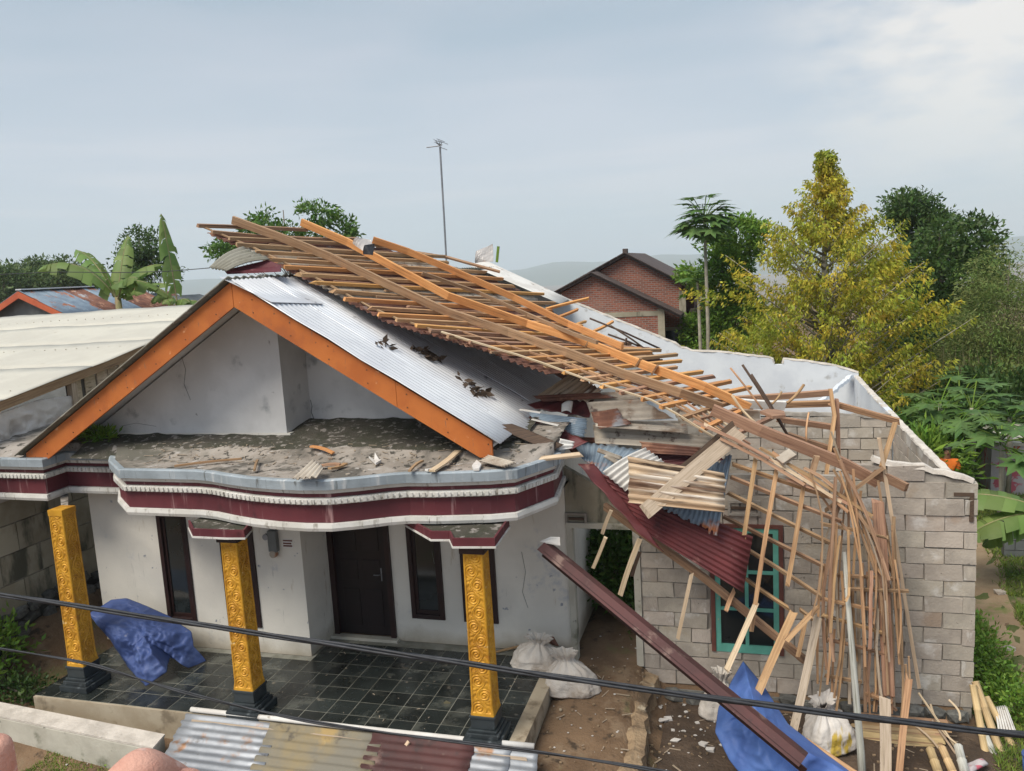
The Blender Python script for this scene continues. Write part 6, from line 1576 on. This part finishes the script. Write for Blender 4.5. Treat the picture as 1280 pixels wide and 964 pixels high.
# dry reeds and grass
def blades(name, m, pts, h, w, lean=.25, label=None):
    n = len(pts); pts = np.asarray(pts); v = np.empty((n, 3, 3)); a = rng.uniform(0, 6.28, n); hh = h * rng.uniform(.5, 1.3, n)
    s = np.stack([np.cos(a), np.sin(a), np.zeros(n)], 1) * w
    l = rng.normal(0, lean, (n, 2)) * hh[:, None]
    v[:, 0] = pts - s; v[:, 1] = pts + s; v[:, 2] = pts + np.stack([l[:, 0], l[:, 1], hh], 1)
    me = bpy.data.meshes.new(name); f = [(3 * i, 3 * i + 1, 3 * i + 2) for i in range(n)]
    me.from_pydata(v.reshape(-1, 3).tolist(), [], f); me.materials.append(MATS[m])
    o = bpy.data.objects.new(name, me); link(o, None, V(0, 0, 0)); return tag(o, label, kind='stuff')
pts = []
while len(pts) < 2600:
    q = at(rng.uniform(1165, 1300), 470, Y=rng.uniform(19, 23)); pts.append((q[0], q[1], gz(q[0], q[1])))
blades('reeds', 'reed', pts, 2.6, .03, .1, 'tall dry yellow reeds at the right above the papaya plants')
pts = []
while len(pts) < 60000:
    y = rng.uniform(1.2, 16) ** 1 if rng.random() < .6 else rng.uniform(1.2, 7); x = rng.uniform(6.2, 11.5)
    u = (x - pathshape(.5, (y - 1) / 15)[0])
    if abs(u) < .3 + .14 * noise3((x, y, 0), 2): continue
    if noise3((x, y, 4), 1.4) < -.28: continue
    pts.append((x, y, gz(x, y)))
blades('grass', 'grass', pts, .1, .011, .6, 'low green grass on both sides of the earth path')
pts = []
while len(pts) < 5000:
    x = rng.uniform(-9, -3.6); y = rng.normal(-1.15, .16) - .09 * (x + 4.4)
    if noise3((x, y, 2), 2) < 0: continue
    pts.append((x, y, gz(x, y)))
blades('moss_grass', 'grass', pts, .05, .007, .6, 'mossy short grass along the foot of the garden wall')
shrub('weed_clump', 'lush low weeds between the block wall and the earth path', (6.65, 4.3, -.4), (.3, 1.1, .28), 'leaf_bright', 110, 26, .085, 'weeds')
shrub('weed_clump', 'green weeds beside the bamboo poles at the block wall corner', (6.75, 2.9, -.45), (.35, .5, .22), 'leaf_bright', 60, 26, .08, 'weeds')
shrub('weed_clump', 'green weeds on the bank beyond the earth path', (8.6, 5.6, -.3), (.4, 1.0, .25), 'leaf_mid', 70, 26, .09, 'weeds')
shrub('weed_clump', 'small weeds beside the garden wall foot near the fist', (-4.6, -1.15, -.6), (.3, .15, .14), 'leaf_bright', 26, 20, .06, 'weeds')
for k, (px, py) in enumerate(((1250, 735), (1262, 800), (1232, 845))):
    q = at(px, py, Z=-.4); s_ = bpy.data.objects.new('stone', stone_mesh(k + 9)); s_.data.materials.append(MATS['block'])
    link(s_, None, V(q[0], q[1], gz(q[0], q[1]) + .03)); s_.scale = (.12, .1, .08)
    tag(s_, ('pale round stone on the grass beyond the path', 'flat pale stone at the edge of the earth path', 'pale stone in the weeds beside the bamboo poles')[k], 'stone', 'stones by the path')

# ================================================================== PEOPLE
def skin_body(name, pts, edges, radii, m, parent, root=0, sub=2):
    me = bpy.data.meshes.new(name); org = wl(parent)
    me.from_pydata([tuple(V(*p) - org) for p in pts], edges, [])
    o = bpy.data.objects.new(name, me); link(o, parent, org)
    md = o.modifiers.new('skin', 'SKIN'); me.materials.append(MATS[m])
    for i, r in enumerate(radii):
        me.skin_vertices[0].data[i].radius = (r, r) if not isinstance(r, tuple) else r
    me.skin_vertices[0].data[root].use_root = True
    md.use_smooth_shade = True
    s = o.modifiers.new('sub', 'SUBSURF'); s.levels = sub; s.render_levels = sub
    return o
hp = at(1184, 565, Z=1.02)
px0, py0 = hp[0], hp[1]; pz0 = gz(px0, py0)
man = thing('person', 'person with short black hair in an orange shirt behind the annex side wall', 'person', (px0, py0, pz0))
def PP(x, y, z): return (px0 + x, py0 + y, pz0 + z)
k_ = (1.02 + .5) / 1.55
J = [PP(0, 0, .92), PP(0, 0, 1.1), PP(0, 0, 1.3), PP(0, 0, 1.40), PP(0, -.02, 1.47), PP(0, -.03, 1.56), PP(0, -.02, 1.64),
     PP(-.19, 0, 1.34), PP(-.26, 0, 1.08), PP(-.24, -.12, .86), PP(.19, 0, 1.34), PP(.26, .0, 1.08), PP(.25, -.12, .86),
     PP(-.1, 0, .86), PP(-.11, -.02, .48), PP(-.12, .02, .08), PP(-.12, -.13, .04), PP(.1, 0, .86), PP(.11, -.02, .48), PP(.12, .02, .08), PP(.12, -.13, .04)]
E_ = [(0, 1), (1, 2), (2, 3), (3, 4), (4, 5), (5, 6), (2, 7), (7, 8), (8, 9), (2, 10), (10, 11), (11, 12), (0, 13), (13, 14), (14, 15), (15, 16), (0, 17), (17, 18), (18, 19), (19, 20)]
Rr = [.13, .13, .14, .06, .07, .085, .07, .06, .042, .03, .06, .042, .03, .085, .06, .04, .035, .085, .06, .04, .035]
skin_body('body', J, E_, Rr, 'skin_brown', man)
skin_body('shirt', [PP(0, 0, .86), PP(0, 0, 1.1), PP(0, 0, 1.3), PP(0, 0, 1.40), PP(-.2, 0, 1.34), PP(-.255, 0, 1.12), PP(.2, 0, 1.34), PP(.255, 0, 1.12)], [(0, 1), (1, 2), (2, 3), (2, 4), (4, 5), (2, 6), (6, 7)], [.16, .155, .165, .085, .085, .07, .085, .07], 'shirt_orange', man)
skin_body('trousers', [PP(0, 0, .9), PP(-.1, 0, .82), PP(-.11, -.02, .48), PP(-.12, .02, .12), PP(.1, 0, .82), PP(.11, -.02, .48), PP(.12, .02, .12)], [(0, 1), (1, 2), (2, 3), (0, 4), (4, 5), (5, 6)], [.14, .105, .08, .065, .105, .08, .065], 'trouser_dark', man)
bm = bmesh.new(); bmesh.ops.create_uvsphere(bm, u_segments=20, v_segments=12, radius=1)
for v in bm.verts:
    q = v.co; v.co = Vector((q.x * .096, q.y * .105 + .012, max(q.z, -.25 if q.y > -.2 else .25) * .105)); v.co *= 1 + .05 * noise3(q, 4)
me = bpy.data.meshes.new('hair'); bm.to_mesh(me); bm.free(); me.materials.append(MATS['hair_black'])
ho = bpy.data.objects.new('hair', me); link(ho, man, PP(0, -.02, 1.62))
for nm, x, y, z, r in (('eye', -.035, -.112, 1.60, .009), ('eye', .035, -.112, 1.60, .009)):
    MB().tube([PP(x, y + .006, z), PP(x, y - .004, z)], r, 8).build(nm, 'hair_black', man)
MB().prism([PP(-.014, -.112, 1.565), PP(.014, -.112, 1.565), PP(0, -.112, 1.60)], (0, -.018, 0)).build('nose', 'skin_brown', man)
MB().bar([PP(-.028, -.108, 1.535), PP(.028, -.108, 1.535)], .012, .012).build('mouth', 'redbrown_frame', man)

# the photographer's own hand, holding a phone at the lower left corner
def cp(px, py, d):
    r = CAMR @ np.array([(px - 640) / FPX, (py - 482) / FPX, 1.0]); return CAMC + r * d
hd_ = thing('hand', 'blurred pink hand of an onlooker with a dark phone at the lower left corner', 'hand', cp(120, 1080, .5))
d0 = .5; k_ = d0 / FPX
HP = [cp(150, 1250, .55), cp(150, 1130, .53), cp(170, 1040, .51),                # wrist, palm, palm top
      cp(192, 978, .50), cp(182, 958, .485), cp(120, 1010, .47), cp(70, 1030, .465),            # index: knuckle rises into the frame, then curls over the phone
      cp(240, 996, .51), cp(240, 980, .50), cp(170, 1030, .475), cp(110, 1050, .47),         # middle
      cp(275, 1035, .52), cp(280, 1030, .51), cp(215, 1065, .48), cp(150, 1080, .475),         # ring
      cp(300, 1080, .53), cp(305, 1085, .52), cp(250, 1110, .49), cp(195, 1115, .485),         # little
      cp(60, 1120, .53), cp(0, 1040, .52), cp(-5, 965, .51), cp(-6, 920, .505)]               # thumb along the phone side
HE = [(0, 1), (1, 2), (2, 3), (3, 4), (4, 5), (5, 6), (2, 7), (7, 8), (8, 9), (9, 10), (2, 11), (11, 12), (12, 13), (13, 14), (1, 15), (15, 16), (16, 17), (17, 18), (1, 19), (19, 20), (20, 21), (21, 22)]
HR = [.026, .032, .03, .019, .016, .011, .008, .016, .014, .0105, .008, .015, .013, .010, .008, .013, .011, .009, .007, .017, .014, .0125, .0095]
skin_body('skin', HP, HE, HR, 'skin', hd_, 0, 3)
ph = thing('phone', 'dark phone edge held by the onlooker in the lower left corner', 'phone', cp(-40, 1010, .51))
c0, c1, c2, c3 = cp(-130, 944, .505), cp(4, 944, .505), cp(14, 1120, .52), cp(-130, 1120, .52)
n_ = np.cross(c1 - c0, c3 - c0); n_ /= np.linalg.norm(n_)
bevel(MB().prism([c0, c1, c2, c3], n_ * .009).build('case', 'phone_black', ph), .003, 3)
MB().prism([c0 * .97 + c2 * .03 - n_ * .0006, c1 * .93 + c3 * .07 - n_ * .0006, c2 * .97 + c0 * .03 - n_ * .0006, c3 * .97 + c1 * .03 - n_ * .0006], n_ * .0005).build('screen', 'glass_dark', ph)

# ================================================================== CABLES AND ANTENNA
def cable(label, pix, Y, r, strands=1, sp=.02):
    t = np.linspace(0, len(pix) - 1, 60)
    P = [at(np.interp(x, range(len(pix)), [p[0] for p in pix]), np.interp(x, range(len(pix)), [p[1] for p in pix]), Y=Y) for x in t]
    for _ in range(6): P = [P[0]] + [(P[i - 1] + 2 * P[i] + P[i + 1]) / 4 for i in range(1, len(P) - 1)] + [P[-1]]
    th = thing('overhead_cable', label, 'cable', P[30])
    for s in range(strands):
        Q = [p + V(0, math.cos(i * .33 + s * 2 * math.pi / strands), math.sin(i * .33 + s * 2 * math.pi / strands)) * (sp if strands > 1 else 0) for i, p in enumerate(P)]
        # densify the twist
        MB().tube(Q, r, 7).build('strand', 'cable_black', th, smooth=True)
    return th
cable('thick twisted black overhead cable crossing the whole view above the porch floor', [(-160, 722), (0, 743), (150, 766), (310, 790), (460, 812), (600, 832), (740, 853), (960, 882), (1130, 903), (1280, 919), (1440, 934)], -4.2, .0105, 3, .012)
cable('thin black overhead cable crossing the lower left corner below the thick one', [(-120, 793), (0, 811), (105, 827), (165, 846), (230, 866), (320, 888), (400, 905), (520, 921), (660, 938), (780, 956), (860, 970), (960, 985)], -4.6, .0065, 2, .006)
cable('faint thin wire passing the banana plants towards the gable', [(-40, 345), (70, 340), (150, 341), (215, 339), (262, 335)], 12, .012)
an = thing('tv_antenna', 'thin leaning antenna mast with small rooftop aerial above the frame', 'antenna', at(558, 330, Y=12))
MB().tube([at(559, 345, Y=12), at(555, 270, Y=12), at(550, 184, Y=12)], .026, 6).build('mast', 'pole_metal', an)
MB().tube([at(533, 184.5, Y=12), at(552, 182, Y=12.1)], .016, 6).build('boom', 'pole_metal', an)
for k, (x, y) in enumerate(((547, 178), (551, 177), (555, 180), (554, 187), (548, 181))):
    c = at(550, 182, Y=12); e = at(x, y, Y=12.05)
    MB().tube([c, e + V(0, -.15, .02)], .009, 5).build('element', 'pole_metal', an); MB().tube([e + V(0, -.3, .03), e + V(0, .3, .03)], .008, 5).build('element', 'pole_metal', an)

# ================================================================== AIR
hz_ = MB().box((-7000, -600, -90), (7000, 7000, 420))
mh_ = bpy.data.materials.new('haze'); mh_.use_nodes = True
t_ = mh_.node_tree; t_.nodes.clear()
o_ = t_.nodes.new('ShaderNodeOutputMaterial'); v_ = t_.nodes.new('ShaderNodeVolumePrincipled')
v_.inputs['Color'].default_value = (.8, .92, 1.0, 1); v_.inputs['Density'].default_value = HAZE; v_.inputs['Anisotropy'].default_value = 0
t_.links.new(v_.outputs[0], o_.inputs['Volume'])
MATS['haze'] = mh_
if HAZE > 0: tag(hz_.build('haze', 'haze', None), kind='stuff')
print('objects', len(bpy.data.objects), 'tris', sum(len(o.data.polygons) * 2 for o in bpy.data.objects if o.type == 'MESH'))
